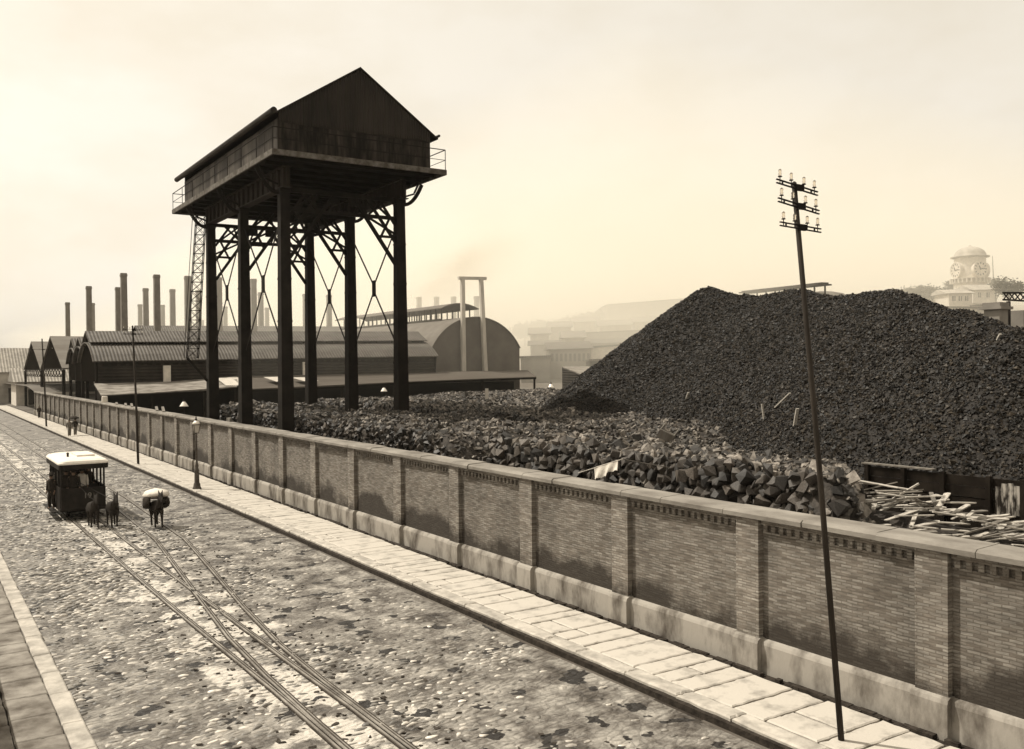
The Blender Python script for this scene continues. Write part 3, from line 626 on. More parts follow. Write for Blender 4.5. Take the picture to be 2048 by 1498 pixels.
# lattice mast against the far left post
LM = thing('lattice_ladder', 'slender lattice ladder mast leaning under the far end of the water tower', 'ladder')
top = at_s(402, 432, 62.7); bot = at_s(385, 716, 62.7)
lm = MB(); tp = Vector(top); bt = Vector(bot); hw0, hw1, dp = .30, .36, .16
N_ = 15
def lp(k, sx, sy): f = k/N_; c = bt.lerp(tp, f); return c+Vector((sx*(hw1+(hw0-hw1)*f), sy*dp, 0))
for sx in (-1, 1):
    for sy in (-1, 1): lm.beam(lp(0, sx, sy), lp(N_, sx, sy), .05, .05, up=(0, 1, 0))
lm.build('upright', M['iron'], LM)
lt = MB()
for k in range(N_):
    for sy in (-1, 1):
        lt.beam(lp(k, -1, sy), lp(k+1, 1, sy), .025, .03, up=(0, 1, 0)); lt.beam(lp(k, 1, sy), lp(k+1, -1, sy), .025, .03, up=(0, 1, 0)); lt.beam(lp(k, -1, sy), lp(k, 1, sy), .03, .03, up=(0, 1, 0))
    for sx in (-1, 1): lt.beam(lp(k, sx, -1), lp(k, sx, 1), .03, .03)
lt.build('lacing', M['iron'], LM)
st_ = MB(); st_.beam(bt+Vector((-.35, 0, 0)), (16.65, 62.6, float(at_s(413, 762, 62.6)[2])), .13, .16); st_.build('strut', M['iron'], LM)
st_ = MB(); q0 = tp+Vector((-.55, 0, 0)); q1 = bt+Vector((-.55, 0, 0)); st_.tube([q0, q1], .022, 6); st_.build('hoist_cable', M['iron'], LM)

# ================================================================== coal yard
def coal_height(X, Y):
    """t, s -> height of the stacked coal"""
    n = fbm(X*.35, Y*.35, 31)*.9 + fbm(X*1.6, Y*1.6, 37)*.35
    z = 4.0+n
    def smooth(a, b, x): f = np.clip((x-a)/(b-a), 0, 1); return f*f*(3-2*f)
    z = z - 1.0*np.exp(-((X-26.3)/1.3)**2)*smooth(36, 44, Y)*(1-smooth(78, 84, Y))      # aisle between the stacks under the tower
    gap = np.exp(-((Y-30.2-(X-18)*.16)/1.5)**2)*(1-smooth(22, 29, X)); z = z - 2.0*gap   # the way in between the two front stacks
    z = z - .3*smooth(19.5, 23, X)*(1-smooth(28, 33, X))*(1-smooth(24, 34, Y))
    z = z + .35*smooth(40, 60, X)
    face = smooth(17.35, 18.05, X+fbm(Y*.5, Y*0, 3)*.6); z = z*face + .6*(1-face)
    q = Y/X; z = z*(1-.72*(1-smooth(.66, .75, q))*(1-smooth(23.5, 25, X)))
    z = z-2.2*smooth(24, 26, X)*(1-smooth(20, 30, Y))
    z = np.where(Y > 66, z-(Y-66)*.03, z)
    lim = 67+(X-17)*.85+fbm(Y*.2, X*.2, 77)*6; z = z*(1-smooth(-2.5, 1.5, Y-lim))-.2
    return z
# the coke hill
HR = [(1380,602,43),(1415,574,43),(1440,582,43),(1480,593,43),(1530,590,43),(1580,581,42),(1620,590,41.5),(1660,595,41),(1720,590,40),(1770,586,39),(1800,594,37.5),(1850,608,36.5),(1900,624,35),(1950,638,34),(2040,657,32),(2150,687,31),(2300,720,30)]
RP = np.array([at_t(*h) for h in HR]); RPs = []
for a, b in zip(RP[:-1], RP[1:]):
    for f in np.linspace(0, 1, 8, endpoint=False): RPs.append(a+(b-a)*f)
RPs = np.array(RPs)
def hill_height(X, Y):
    z = np.full(X.shape, -9.)
    for p in RPs:
        dx = X-p[0]; dy = Y-p[1]; d = np.hypot(dx, dy)
        sl = np.where(dx < 0, .80, .7)*(.85+.15*np.clip(np.abs(dy)/(d+1e-6), 0, 1))
        sl = sl*np.where(dy > 0, 1.0, 1)
        z = np.maximum(z, p[2]-np.sqrt(d*d+.16)*sl+.3)
    g = fbm((Y+X*.15)*.45, X*.07, 51)*.9*np.clip((11.5-z)/4, 0, 1)      # gullies running down the slope
    return z + g + fbm(X*.9, Y*.9, 53)*.35 + fbm(X*3, Y*3, 57)*.16
xs = np.linspace(15.6, 82, 240); ys = np.concatenate([np.linspace(11.8, 60, 250), np.linspace(60.4, 93, 70)])
X, Y = np.meshgrid(xs, ys)
cf = grid_mesh('coal_field', X, Y, coal_height(X, Y), M['coalbed'])
tag(cf, 'broad level field of stacked coal behind the brick wall', 'coal', kind='stuff')
xs = np.linspace(18, 75, 230); ys = np.linspace(1, 62, 230); X, Y = np.meshgrid(xs, ys); Z = hill_height(X, Y)
Z = np.maximum(Z, coal_height(X, Y)-1.6); Z = np.where((X < 24.25) & (Y < 18.5), np.minimum(Z, 1.5), Z)
ch = grid_mesh('coke_heap', X, Y, Z, M['cokebed'])
tag(ch, 'huge dark heap of coke with a rippled crest behind the brick wall', 'coke heap')
def visible(pos):      # inside the picture and nearer than far off
    W = pos[:, :1]*NV+pos[:, 1:2]*DV; W[:, 2] += pos[:, 2]; q = W-OO; z = q @ FW
    u = 1024+FPX*(q @ RT)/z; v = 749-FPX*(q @ UP)/z
    return (z > 3) & (u > -60) & (u < 2120) & (v < 1100), z
# lumps on the hill's near side
n = 400000
ps = np.stack([RNG.uniform(20, 50, n), RNG.uniform(4, 56, n)], -1); hz = hill_height(ps[:, 0], ps[:, 1])
cz = coal_height(ps[:, 0], ps[:, 1]); ok = (hz > cz-.1) & ~((ps[:, 0] < 24.15) & (ps[:, 1] < 18.5))
ps = ps[ok]; hz = hz[ok]; pos = np.column_stack([ps, hz+RNG.uniform(-.03, .05, len(hz))]); v_, dist = visible(pos)
pos = pos[v_]
r = RNG.lognormal(math.log(.046), .36, len(pos)); r = np.minimum(r, .105); scl = r[:, None]*RNG.uniform(.6, 1.25, (len(pos), 3))
o = scatter('coke_lumps', SMALL, pos, scl, M['coke'], ch, seed=8); tag(o, kind='stuff')
# lumps on the field, larger near
n = 210000
d_ = RNG.random(n)
ps = np.stack([RNG.uniform(17.3, 80, n), 12+80*RNG.random(n)**1.15], -1)
z = coal_height(ps[:, 0], ps[:, 1]); ok = (z > hill_height(ps[:, 0], ps[:, 1])-.25) & (z > .5); ps = ps[ok]; z = z[ok]
ok = (ps[:, 1] > .70*ps[:, 0])
ps = ps[ok]; z = z[ok]
pos = np.column_stack([ps, z+RNG.uniform(-.05, .08, len(z))]); v_, dist = visible(pos); pos = pos[v_]; dist = dist[v_]
r = RNG.lognormal(math.log(.085), .36, len(pos))*np.where(dist > 60, 1.3, 1); scl = r[:, None]*RNG.uniform(.6, 1.3, (len(pos), 3)); scl[:, 2] *= .75
near = (pos[:, 0] < 24) & (pos[:, 1] < 30)
o = scatter('coal_lumps', LUMP, pos, scl, M['rubble'], cf, seed=9); tag(o, kind='stuff')
# packed face of the farther front stack and of the stack behind the aisle
pf_ = []
for s in np.arange(31.2, 72, .2):
    for z in np.arange(1.8, 4.0, .19): pf_.append((17.75+RNG.normal(0, .07)-.1*(z-3), s+RNG.uniform(-.08, .08), z+RNG.uniform(-.06, .06), .135))
for s in np.arange(38, 84, .24):
    for z in np.arange(2.9, 4.1, .2): pf_.append((27.7+RNG.normal(0, .1), s+RNG.uniform(-.1, .1), z+RNG.uniform(-.06, .06), .15))
pf_ = np.array(pf_); k = (coal_height(pf_[:, 0]+.7, pf_[:, 1]) > pf_[:, 2]-.1); pf_ = pf_[k]
scl = pf_[:, 3:4]*RNG.uniform(.75, 1.25, (len(pf_), 3))
o = scatter('stacked_lumps', LUMP, pf_[:, :3], scl, M['coal'], cf, seed=10); tag(o, kind='stuff')
# the nearest stack: hand-laid blocks, each one a thing
BLK = []
for i in range(9):
    V, F = rock(70+i, 14); V = V*1.0
    rg = np.random.default_rng(i)
    for k in range(6):
        pass
    me = mesh_np('coal_block', V, F); a_ = me.attributes.new('tone', 'FLOAT', 'FACE'); a_.data.foreach_set('value', np.full(len(F), rg.random()**1.6, np.float32))
    me.materials.append(M['coal']); BLK.append(me)
cnt = 0
for row, z in enumerate((2.85, 3.12, 3.39, 3.66, 3.92)):
    s = 13.2+.2*(row % 2)
    while s < 28.9-row*.12:
        r = random.uniform(.115, .19)*(1.15 if random.random() < .12 else 1); s += r
        if row == 4 and random.random() < .35: s += r; continue
        o = bpy.data.objects.new('coal_block', random.choice(BLK)); COL.objects.link(o)
        o.location = Wd(17.72+random.gauss(0, .07)+row*.03, s, z+random.gauss(0, .05)+(.25 if 22 < s < 25 else 0)*row/4); o.rotation_euler = [random.uniform(0, 6.28) for _ in range(3)]
        o.scale = (r*random.uniform(.85, 1.3), r*random.uniform(.85, 1.2), r*random.uniform(.8, 1.15))
        tag(o, 'rough dark coal block laid in the face of the nearest stack behind the wall', 'coal block', 'coal blocks in the nearest stack'); s += r*.85; cnt += 1
print('blocks', cnt)
o_pos = []
for i in range(3600):                               # loose broken blocks over that stack's top
    t, s = random.uniform(17.9, 22.5), random.uniform(12.5, 29)
    if s > .71*t: o_pos.append((t, s))
o_pos = np.array(o_pos); z = coal_height(o_pos[:, 0], o_pos[:, 1]); r = RNG.lognormal(math.log(.095), .38, len(z))
scatter('top_lumps', LUMP, np.column_stack([o_pos, z+.04]), r[:, None]*RNG.uniform(.5, 1.35, (len(z), 3)), M['rubble'], cf, seed=12)['kind'] = 'stuff'

# timber bay at the right and its loose planks
TB = thing('timber_bay', 'dark plank retaining wall holding back the foot of the coke heap', 'retaining wall')
b = MB()
for k in range(8):
    z = 1.2+.29*k; b.box(24.0+random.uniform(-.02, .02), 24.08, 8.5, 17.1, z, z+.27)
b.build('boarding', M['dark'], TB)
b = MB()
for y in (9, 10.7, 12.4, 13.3, 14.6, 15.8, 17.0): b.beam((23.93, y, .3), (23.93, y, 3.56), .14, .12)
b.build('post', M['dark'], TB)
b = MB(); b.box(23.9, 24.1, 14.9, 17.2, 3.57, 3.61); b.build('cap_rail', M['wood'], TB)
b = MB(); 
for k in range(11): b.box(23.95, 23.985, 11.35+k*.165, 11.35+k*.165+.15, 2.5+random.uniform(0, .15), 3.45-random.uniform(0, .2))
b.build('pale_boards', mat('stained boards', .015, .34, rough=.85, scale=3.2, lo=.42, hi=.58, stretch=(1, 2, .5)), TB)
for k in range(210):
    pm = MB(); L_ = random.uniform(.5, 1.7); w = random.uniform(.07, .17); h = random.uniform(.02, .035)
    nn = 5; prof = [(-L_/2, -w/2*random.uniform(.5, 1)), (-L_/2+random.uniform(.02, .1), -w/2), (L_/2-random.uniform(.02, .15), -w/2), (L_/2, random.uniform(-w/3, w/3)), (L_/2-.06, w/2), (-L_/2, w/2*random.uniform(.4, 1))]
    pm.extrude([(x, y, 0) for x, y in prof], (0, 0, h))
    t = random.uniform(18.2, 23.6); s = t*random.uniform(.47, .72)
    o = pm.build('plank', M['plank'] if random.random() < .72 else M['wood'])
    hgt = 2.35+.65*math.exp(-((t-21.4)/1.3)**2)*math.exp(-((s-14.5)/2)**2)+random.uniform(0, .5)*math.exp(-((t-21.4)/1.6)**2)
    o.location = Wd(t, s, hgt); o.rotation_euler = (random.gauss(0, .1), random.gauss(0, .12), AZ+random.gauss(-.25, .45))
    tag(o, 'weathered broken plank lying in the loose timber heap behind the near end of the wall', 'plank', 'loose planks by the wall')
tb = MB(); X, Y = np.meshgrid(np.linspace(15.6, 24, 50), np.linspace(4, 18.2, 60))
Z = 2.1+.6*np.exp(-((X-21.4)/1.4)**2)*np.exp(-((Y-14.5)/2.2)**2)+fbm(X*1.5, Y*1.5, 61)*.3
tag(grid_mesh('timber_litter', X, Y, Z, M['coalbed']), 'dark litter of bark and dust under the loose planks', 'litter', kind='stuff')
for u0, v0, u1, v1, s_, w, lab in ((1670, 1015, 1740, 1022, 0, .2, 'long'), ):
    pass
def plank_between(a, b, w, h, m, lab, grp=None):
    pm = MB(); pm.beam(a, b, w, h); o = pm.build('plank', m); return tag(o, lab, 'plank', grp)
plank_between(at_t(1785, 998, 21.6), at_t(1838, 967, 22.0), .12, .04, M['plank'], 'pale straight plank tilted up out of the loose timber heap')
plank_between(at_t(1875, 1020, 21.4), at_t(1862, 985, 21.7), .1, .04, M['wood'], 'short plank propped upright in the loose timber heap')
def hill_plank(ua, va, ub, vb, w, lab):
    # stands on the heap: walk the ray to the slope
    def hit(u, v):
        for t in np.arange(22, 46, .05):
            p = at_t(u, v, t)
            if hill_height(np.array([[p[0]]]), np.array([[p[1]]]))[0, 0] > p[2]: return at_t(u, v, t-.1)
        return at_t(u, v, 34)
    a = hit(ua, va); b = np.array(at_t(ub, vb, a[0]-.05)); return plank_between(a, b, w, .05, M['plank'], lab)
hill_plank(1589, 852, 1595, 817, .13, 'white plank standing upright low on the coke heap')
hill_plank(1528, 838, 1524, 808, .09, 'thin pale stick standing low on the coke heap')
hill_plank(1550, 815, 1580, 786, .09, 'thin grey stick lying aslant on the coke heap')
hill_plank(1373, 797, 1377, 785, .1, 'tiny pale chip of wood on the coke heap')
hill_plank(1995, 680, 2001, 668, .1, 'pale splinter of wood near the right end of the heap')
# cloth on a stick above the coping
CL = thing('drying_pole', 'pale stick propped level just above the wall coping', 'stick')
a = Vector(at_t(1157, 946, 16.2)); b_ = Vector(at_t(1246, 918, 16.35)); MB().tube([a, b_], .016, 6).build('stick_shaft', M['plank'], CL)
MB().tube([b_+Vector((0, 0, -.005)), (17.75, b_.y-.35, 3.72)], .016, 6).build('prop', M['wood'], CL)
nn = 14; V = []; F = []
for i in range(nn+1):
    f = .37+.52*i/nn; c = a.lerp(b_, f); drop = .34 if i < 8 else .27; 
    for j in range(9):
        g_ = j/8; V.append((c.x+.02+.035*math.sin(i*1.1+j*.3)*g_-.03, c.y+.02*math.sin(i*.8)*g_, c.z+.018-g_*drop*(1+.06*math.sin(i*1.9))))
for i in range(nn):
    for j in range(8): F.append((i*9+j, i*9+j+1, (i+1)*9+j+1, (i+1)*9+j))
me = mesh_np('white_cloth', V, F); o = link('white_cloth', me, M['whitecloth']); md = o.modifiers.new('thick', 'SOLIDIFY'); md.thickness = .012
tag(o, 'white cloth hung over the pale stick above the wall', 'cloth')
# broken crate on the near stack
CR = thing('broken_crate', 'broken wooden crate lying on top of the nearest coal stack', 'crate', *[float(x) for x in (at_t(1333, 872, 20.2))], rot=.5)
for nm, bx in (('side_board', (-.3, .3, -.25, -.22, 0, .3)), ('side_board', (-.3, .3, .22, .25, 0, .28)), ('end_board', (-.3, -.27, -.21, .21, 0, .3)), ('base_board', (-.28, .28, -.2, .2, .0, .03))):
    MB().box(*bx).build(nm, M['wood'], CR)
CR.rotation_euler.x = .5; CR.rotation_euler.y = -.35
# yard lamps and signboard
def yard_lamp(u, v, Y, lab):
    p = at_Y(u, v, Y); o = thing('yard_lamp', lab, 'lamp', p[0], p[1], 0, group='yard lamps'); z = p[2]
    MB().tube([(0, 0, 0), (0, 0, z)], .05, 8).build('lamp_post', M['iron'], o)
    MB().lathe([(.36, z), (.30, z+.08), (.12, z+.36), (.10, z+.38)], n=14).build('lamp_shade', M['porcelain'], o, smooth=True)
    MB().lathe([(.08, z+.385), (.10, z+.46), (.05, z+.5), (.05, z+.58), (.02, z+.62)], n=8).build('finial', M['iron'], o)
yard_lamp(368, 813, 72, 'white conical lamp shade on a post in the dark beside the far left tower post')
yard_lamp(768, 783, 92, 'white conical lamp shade between the two nearer right tower posts')
yard_lamp(1102, 775, 100, 'white conical lamp shade near the corner of the low roofed shed')
p = at_Y(973, 795, 62); o = thing('sign_post', 'white narrow board on a thin post standing in the coal field', 'sign', p[0], p[1], 0)
MB().tube([(0, 0, 2.5), (0, 0, p[2]+.6)], .035, 6).build('stake', M['wood'], o); MB().box(-.12, .12, -.035, -.06, p[2]-.1, p[2]+.62).build('board', M['white'], o)
p = at_t(463, 838, 17.2); o = MB().box(-.5, .5, -.35, .35, 0, p[2]-.0).build('stone_block', M['house'], t=p[0]+.7, s=p[1]+1.5); tag(o, 'pale stone block between the two far tower posts behind the wall', 'block')

# ================================================================== the works sheds
K = .0105
def curved_shed(name, lab, s0, s1, t0, t1, ze, zt, zr, grp, wall_front=True):
    o = thing(name, lab, 'shed', 0, 0, 0, group=grp); sm = (s0+s1)/2; hw = (s1-s0)/2; mw = hw*.42
    prof = []
    for k in range(13):
        f = -1+2*k/12; prof.append((sm+f*(hw+.25), ze+(zt-ze)*(1-abs(f)**2.2)))
    MB().band(prof, t0, t1, .1, 'x').rise(K, t0).build('roof', M['tinroof'], o)
    m = [(sm-mw-.35, zt-.02), (sm, zr), (sm+mw+.35, zt-.02)]
    MB().band(m, t0+.1, t1-.1, .09, 'x').rise(K, t0).build('roof_vent', M['tinroof'], o)
    lv = MB()
    for y in (sm-mw, sm+mw):
        x = t0+.3
        while x < t1-1: lv.box(x, x+1.0, y-.04, y+.04, zt-.5, zt-.1); x += 3.0
    lv.rise(K, t0).build('vent_louvre', M['dark'], o)
    for xx in (t0+.4, t1-.4):
        g = MB(); pts = [(xx, y, z-.12) for y, z in prof]; g.extrude([(xx, prof[0][0]+.3, ze-2.2)]+pts+[(xx, prof[-1][0]-.3, ze-2.2)], (.12, 0, 0))
        g.extrude([(xx, sm-mw, zt-.3), (xx, sm, zr-.15), (xx, sm+mw, zt-.3)], (.13, 0, 0)); g.rise(K, t0).build('gable', M['soot'], o)  # closed black panel paints the sooty, shaded interior of the open end
    if wall_front:
        MB().box(t0+.6, t1-.3, s0+.1, s0+.22, 1, ze-.12).rise(K, t0).build('wall', M['tinwall'], o)
        v = MB()
        for x in np.arange(t0+1, t1-1, .9): v.box(x, x+.55, s0+.06, s0+.095, ze-.55, ze-.3)
        v.rise(K, t0).build('vent_row', M['dark'], o)
    for y in (s0+.4, s1-.4):
        MB().beam((t0+.5, y, 0), (t0+.5, y, ze-.2), .35, .35).build('post', M['dark'], o)
    return o
G_ = 'curved roof sheds side by side'
sh = curved_shed('works_shed', 'long corrugated shed nearest the coal field, with a ridge vent', 105.0, 115.4, 16.0, 57.5, 7.5, 9.62, 10.87, G_)
curved_shed('works_shed', 'second corrugated shed in the row, its dark arched end over the wall', 115.6, 124.2, 16.6, 60, 7.4, 9.4, 10.5, G_, False)
curved_shed('works_shed', 'third corrugated shed in the row, next to the wide peaked one', 124.4, 132.6, 17.0, 60, 7.4, 9.4, 10.6, G_, False)
curved_shed('works_shed', 'farther shed whose ridge rises behind the second and third roofs', 150, 162, 30, 75, 9.2, 11.9, 13.6, G_, False)
# white brick piers on the first shed's wall
for u, v0, v1, lab in ((334, 731, 763, 'white brick pier on the shed wall, the one clear of the tower'), (612, 724, 753, 'white brick pier on the shed wall just right of the front tower post')):
    a = at_s(u, v0, 104.8); b = at_s(u, v1, 104.8); o = MB().box(a[0]-.38, a[0]+.38, 104.72, 105.05, b[2]-.4, a[2]).build('brick_pier', M['white']); tag(o, lab, 'pier', 'white piers on the shed wall')
def peaked_shed(lab, s0, s1, t0, t1, ze, zr):
    o = thing('open_shed', lab, 'shed', 0, 0, 0, group='wide peaked sheds'); sm = (s0+s1)/2
    MB().band([(s0-.2, ze), (sm, zr), (s1+.2, ze)], t0, t1, .12, 'x').build('roof', mat('faded sheet roof', .10, .17, rough=.8, scale=.4, stretch=(.3, 1, 1)), o)
    g = MB(); g.extrude([(t0+.2, s0+.2, ze-.05), (t0+.2, sm, zr-.2), (t0+.2, s1-.2, ze-.05)], (.1, 0, 0)); g.build('gable', M['soot'], o)  # black sheet painted as the dark inside of the open gable
    tr = MB()
    tr.beam((t0+.25, s0, ze-.12), (t0+.25, s1, ze-.12), .15, .2); tr.beam((t0+.25, s0, ze-1.2), (t0+.25, s1, ze-1.2), .1, .12)
    for k in range(8):
        a = s0+k*(s1-s0)/8; b = a+(s1-s0)/8; tr.beam((t0+.25, a, ze-.12), (t0+.25, b, ze-1.2), .08, .1); tr.beam((t0+.25, a, ze-1.2), (t0+.25, b, ze-.12), .08, .1)
    tr.build('truss', M['dark'], o)
    for y in (s0+.3, s1-.3):
        MB().beam((t0+.25, y, 0), (t0+.25, y, ze-.25), .4, .4).build('post', M['dark'], o)
peaked_shed('wide peaked shed on open posts, next to the curved roofs', 138, 162.6, 17.2, 50, 6.85, 11.6)
peaked_shed('wide peaked shed on open posts, the farthest along the street', 163.2, 188.6, 17.2, 50, 6.75, 11.5)
# low lean-to in front
LT = thing('lean_to', 'low lean-to shed roof of patched sheets in front of the long shed', 'shed')
SL, SU = 98.5, 104.6
lowA = [at_s(u, v, SL) for u, v in ((202, 790), (306, 785), (411, 780), (474, 773))]; upA = [at_s(u, v, SU) for u, v in ((474, 752), (345, 763), (188, 767))]
lowB = [at_s(u, v, SL) for u, v in ((497, 778), (583, 775), (687, 770.5), (792, 764), (969, 757), (1073, 753.5))]
upB = [at_s(1055, 740, 110.2), at_s(862, 744, 110.2), at_s(862, 745, SU), at_s(474, 752, SU)+np.array([.05, 0, -.03])]
def sheet(name, pts, m, th=.09):
    mb = MB(); mb.extrude([tuple(p) for p in pts], (0, 0, -th)); return mb.build(name, m, LT)
sheet('patched_roof', lowA+upA, M['patchroof']); sheet('boarded_roof', lowB+upB, mat('boarded roof', .055, .10, rough=.85, scale=1, stretch=(.2, 4, 4)))
pa = MB()
for ua, va, ub, vb, f0, f1 in ((432, 757, 452, 772, .25, .9), (455, 756, 468, 770, .2, .6), (527, 755, 553, 764, .45, .8), (584, 756, 608, 763, .5, .85)):
    lo = at_s(ub, vb, SU+(SL-SU)*f1); up = at_s(ua, va, SU+(SL-SU)*f0); w_ = 1.7
    pa.extrude([tuple(q_+np.array([0, 0, .06])) for q_ in (up, up+np.array([w_, 0, 0]), lo+np.array([w_, 0, 0]), lo)], (0, 0, -.03))
pa.build('pale_patch', M['palesheet'], LT)
bk = MB(); bk.box(lowA[0][0]+.3, lowB[-1][0]-.2, 103.6, 103.75, -.5, 4.4); bk.build('back_wall', M['soot'], LT)  # blackened to paint the shaded void under the lean-to roof
bk = MB(); bk.extrude([tuple(lowA[0]+np.array([.25, .2, -.15])), tuple(upA[-1]+np.array([.1, -.3, -.15])), (upA[-1][0]+.1, upA[-1][1]-.3, 0), (lowA[0][0]+.25, lowA[0][1]+.2, 0)], (.1, 0, 0)); bk.build('end_wall', M['dark'], LT)
bk = MB()
for a, b in zip(lowA[:-1], lowA[1:]): bk.beam(a+np.array([0, .1, -.2]), b+np.array([0, .1, -.2]), .12, .2)
for a, b in zip(lowB[:-1], lowB[1:]): bk.beam(a+np.array([0, .1, -.2]), b+np.array([0, .1, -.2]), .12, .2)
bk.build('eaves_beam', M['soot'], LT)
for p in lowA[1:]+lowB: MB().beam((p[0], p[1]+.5, 0), (p[0], p[1]+.5, p[2]-.15), .2, .2).build('post', M['dark'], LT)
# barrel shed
BS = thing('barrel_shed', 'big barrel roofed shed with a closed arched end and a raised roof vent', 'shed')
BT0, BT1, BS0, BS1 = 59.7, 74.3, 110.7, 156
bm_ = (BT0+BT1)/2; hw = (BT1-BT0)/2; zs, za = 9.2, 13.55
arc = []
rr_ = (hw*hw+(za-zs)**2)/(2*(za-zs))
for k in range(29):
    x = -hw+2*hw*k/28; arc.append((bm_+x, zs+math.sqrt(max(rr_*rr_-x*x, 0))-(rr_-(za-zs))))
MB().band(arc, BS0-.15, BS1, .12, 'y').build('roof', M['tinwall'] if False else mat('barrel sheet', .09, .14, rough=.8, scale=.5), BS)
g = MB(); g.extrude([(BT0+.1, BS0+.1, 0)]+[(x, BS0+.1, z-.13) for x, z in arc]+[(BT1-.1, BS0+.1, 0)], (0, .15, 0)); g.build('end_wall', mat('grey sheet wall', .07, .11, rough=.85, scale=.4), BS)
for x in (BT0, BT1): MB().box(x-.12, x+.12, BS0+.3, BS1, 0, zs).build('side_wall', M['tinwall'], BS)
mr = []
for k in range(9):
    f = -1+2*k/8; mr.append((bm_+f*3.1, 15.0+.75*(1-f*f)))
MB().band(mr, BS0+4.5, BS1-1, .12, 'y').build('vent_roof', mat('vent sheet', .07, .12, rough=.8), BS)
mv = MB()
for y in np.arange(BS0+6, BS1-2, 1.7):
    for f in (-1, 1): mv.beam((bm_+f*2.4, y, 12.9), (bm_+f*2.4, y, 15.1), .14, .14)
for f in (-1, 1): mv.box(bm_+f*2.4-.06, bm_+f*2.4+.06, BS0+6, BS1-2, 12.9, 13.5)
mv.build('vent_posts', M['dark'], BS)
# goal-shaped timber frame
TF = thing('timber_gantry', 'tall timber goal posts and beam standing against the arched shed end', 'gantry')
for (u0, v0), (u1, v1) in (((927, 744), (925, 557)), ((971, 742), (962, 557))):
    p = Vector(at_s(u0, v0, 110.3)); q_ = Vector(at_s(u1, v1, 110.3)); p.z = 4.5; MB().beam(p, q_, .62, .5, w2=.5).build('post', M['hazetimber'], TF)
p = Vector(at_s(917, 556, 110.3)); q_ = Vector(at_s(972, 557, 110.3)); MB().beam(p, q_, .4, .42).build('cap_beam', M['hazetimber'], TF)
# chimneys in three rows
CH = None
def chimney(t, s, h, lab, grp, d=1.0, m=None):
    global CH
    mb = MB(); w = d/2
    prof = [(w*1.12, 0)]
    for zb in (h*.45, h*.62, h*.8): q = w*(1.12-.15*zb/h); prof += [(q, zb), (q*1.05, zb+.01), (q*1.05, zb+.14), (q, zb+.15)]
    prof += [(w*.97, h-.5), (w*1.1, h-.46), (w*1.1, h-.2), (w*1.0, h-.18), (w*1.0, h)]
    mb.lathe([(r*1.15, z) for r, z in prof]+[(w*.75, h), (w*.7, h-1.5)], n=4)
    o = mb.build('brick_chimney', m or M['chim'], t=t, s=s); return tag(o, lab, 'chimney', grp)
names = ['leftmost', 'second', 'third', 'fourth', 'fifth']
def row(ts, s, dist, grp):
    for i, t in enumerate(ts):
        chimney(t, s, 20.35, f'{dist} square brick chimney, number {i+1} of its row counting from the street', grp)
row([25.63, 30.14, 34.53, 39.1, 44.4], 140, 'tall near', 'tall near chimneys')
row([24.7, 29.2, 33.6, 38, 42.4, 53.5, 62.0, 66.7], 164.5, 'middle row', 'middle row chimneys')
row([26.9, 31.6, 36.5, 40.9, 45.5, 58.9, 68.4], 206, 'far short looking', 'far row chimneys')
for i, u in enumerate((838, 873, 907, 953)):
    p = at_Y(u, 594-i*.5, 215); chimney(p[0], p[1], p[2], 'faint hazy chimney rising behind the vented barrel roof', 'faint chimneys behind the barrel shed', 1.15)
p = at_Y(405, 640, 260); chimney(p[0], p[1], p[2], 'very faint low stack between the near chimneys and the lattice ladder', None, .9)

# ================================================================== far works and hill, right of the barrel shed
def hall(lab, u0, v0, u1, v1, Y, depth, cat='building', m=None, roof=0, windows=0, base=2, name='works_building', wrow=.35, rm=None):
    """flat or peaked block whose near face runs along the given roof line"""
    a = at_Y(u0, v0, Y); b = at_Y(u1, v1, Y); a = Wd(*a); b = Wd(*b); d = Vector((b.x-a.x, b.y-a.y, 0)); L_ = d.length; ang = math.atan2(d.y, d.x)
    o = bpy.data.objects.new(name, None); COL.objects.link(o); o.location = (a.x, a.y, 0); o.rotation_euler = (0, 0, ang); tag(o, lab, cat)
    za, zb = a.z, b.z
    mb = MB(); mb.extrude([(0, 0, base), (L_, 0, base), (L_, 0, zb), (0, 0, za)], (0, depth, 0)); mb.build('wall', m or M['facade'], o)
    if roof:
        rb = MB(); e = .6
        rb.add([(-e, -e, za), (L_+e, -e, zb), (L_+e, depth/2, zb+roof), (-e, depth/2, za+roof), (L_+e, depth+e, zb), (-e, depth+e, za)], [(0, 1, 2, 3), (3, 2, 4, 5), (0, 3, 5), (1, 4, 2), (0, 5, 4, 1)])
        rb.build('roof', rm or M['tinroof'], o)
    else:
        rb = MB(); rb.extrude([(-.4, -.4, za+.003), (L_+.4, -.4, zb+.003), (L_+.4, -.4, zb+.3), (-.4, -.4, za+.3)], (0, depth+.8, 0)); rb.build('roof', rm or M['tinroof'], o)
    for k in range(windows):
        x = (k+.5)*L_/windows; z = base+(min(za, zb)-base)*(1-wrow); h = (min(za, zb)-base)*.22
        MB().box(x-.28*L_/windows, x+.28*L_/windows, -.05, .0-.003, z-h, z).build('window', M['window'], o)
    return o
hall('long pale flat roofed block far up the hazy hillside', 1213, 611, 1385, 597, 290, 40, base=8)
hall('hazy terrace below the long block on the hillside', 1152, 668, 1330, 660, 215, 14, windows=9, base=4)
hall('grey gable ended workshop with a glazed front in the haze', 1100, 699, 1181, 696, 165, 18, roof=1.5, windows=9, base=3, wrow=.12)
hall('pale walled workshop right of the grey gable ended one', 1182, 696, 1262, 690, 170, 12, windows=3, base=3, m=M['white'])
hall('long low roof running behind the grey workshop', 1062, 690, 1300, 683, 192, 8, base=3, roof=1)
hall('dim low store at the corner of the barrel shed', 1042, 716, 1100, 714, 158, 10, base=3)
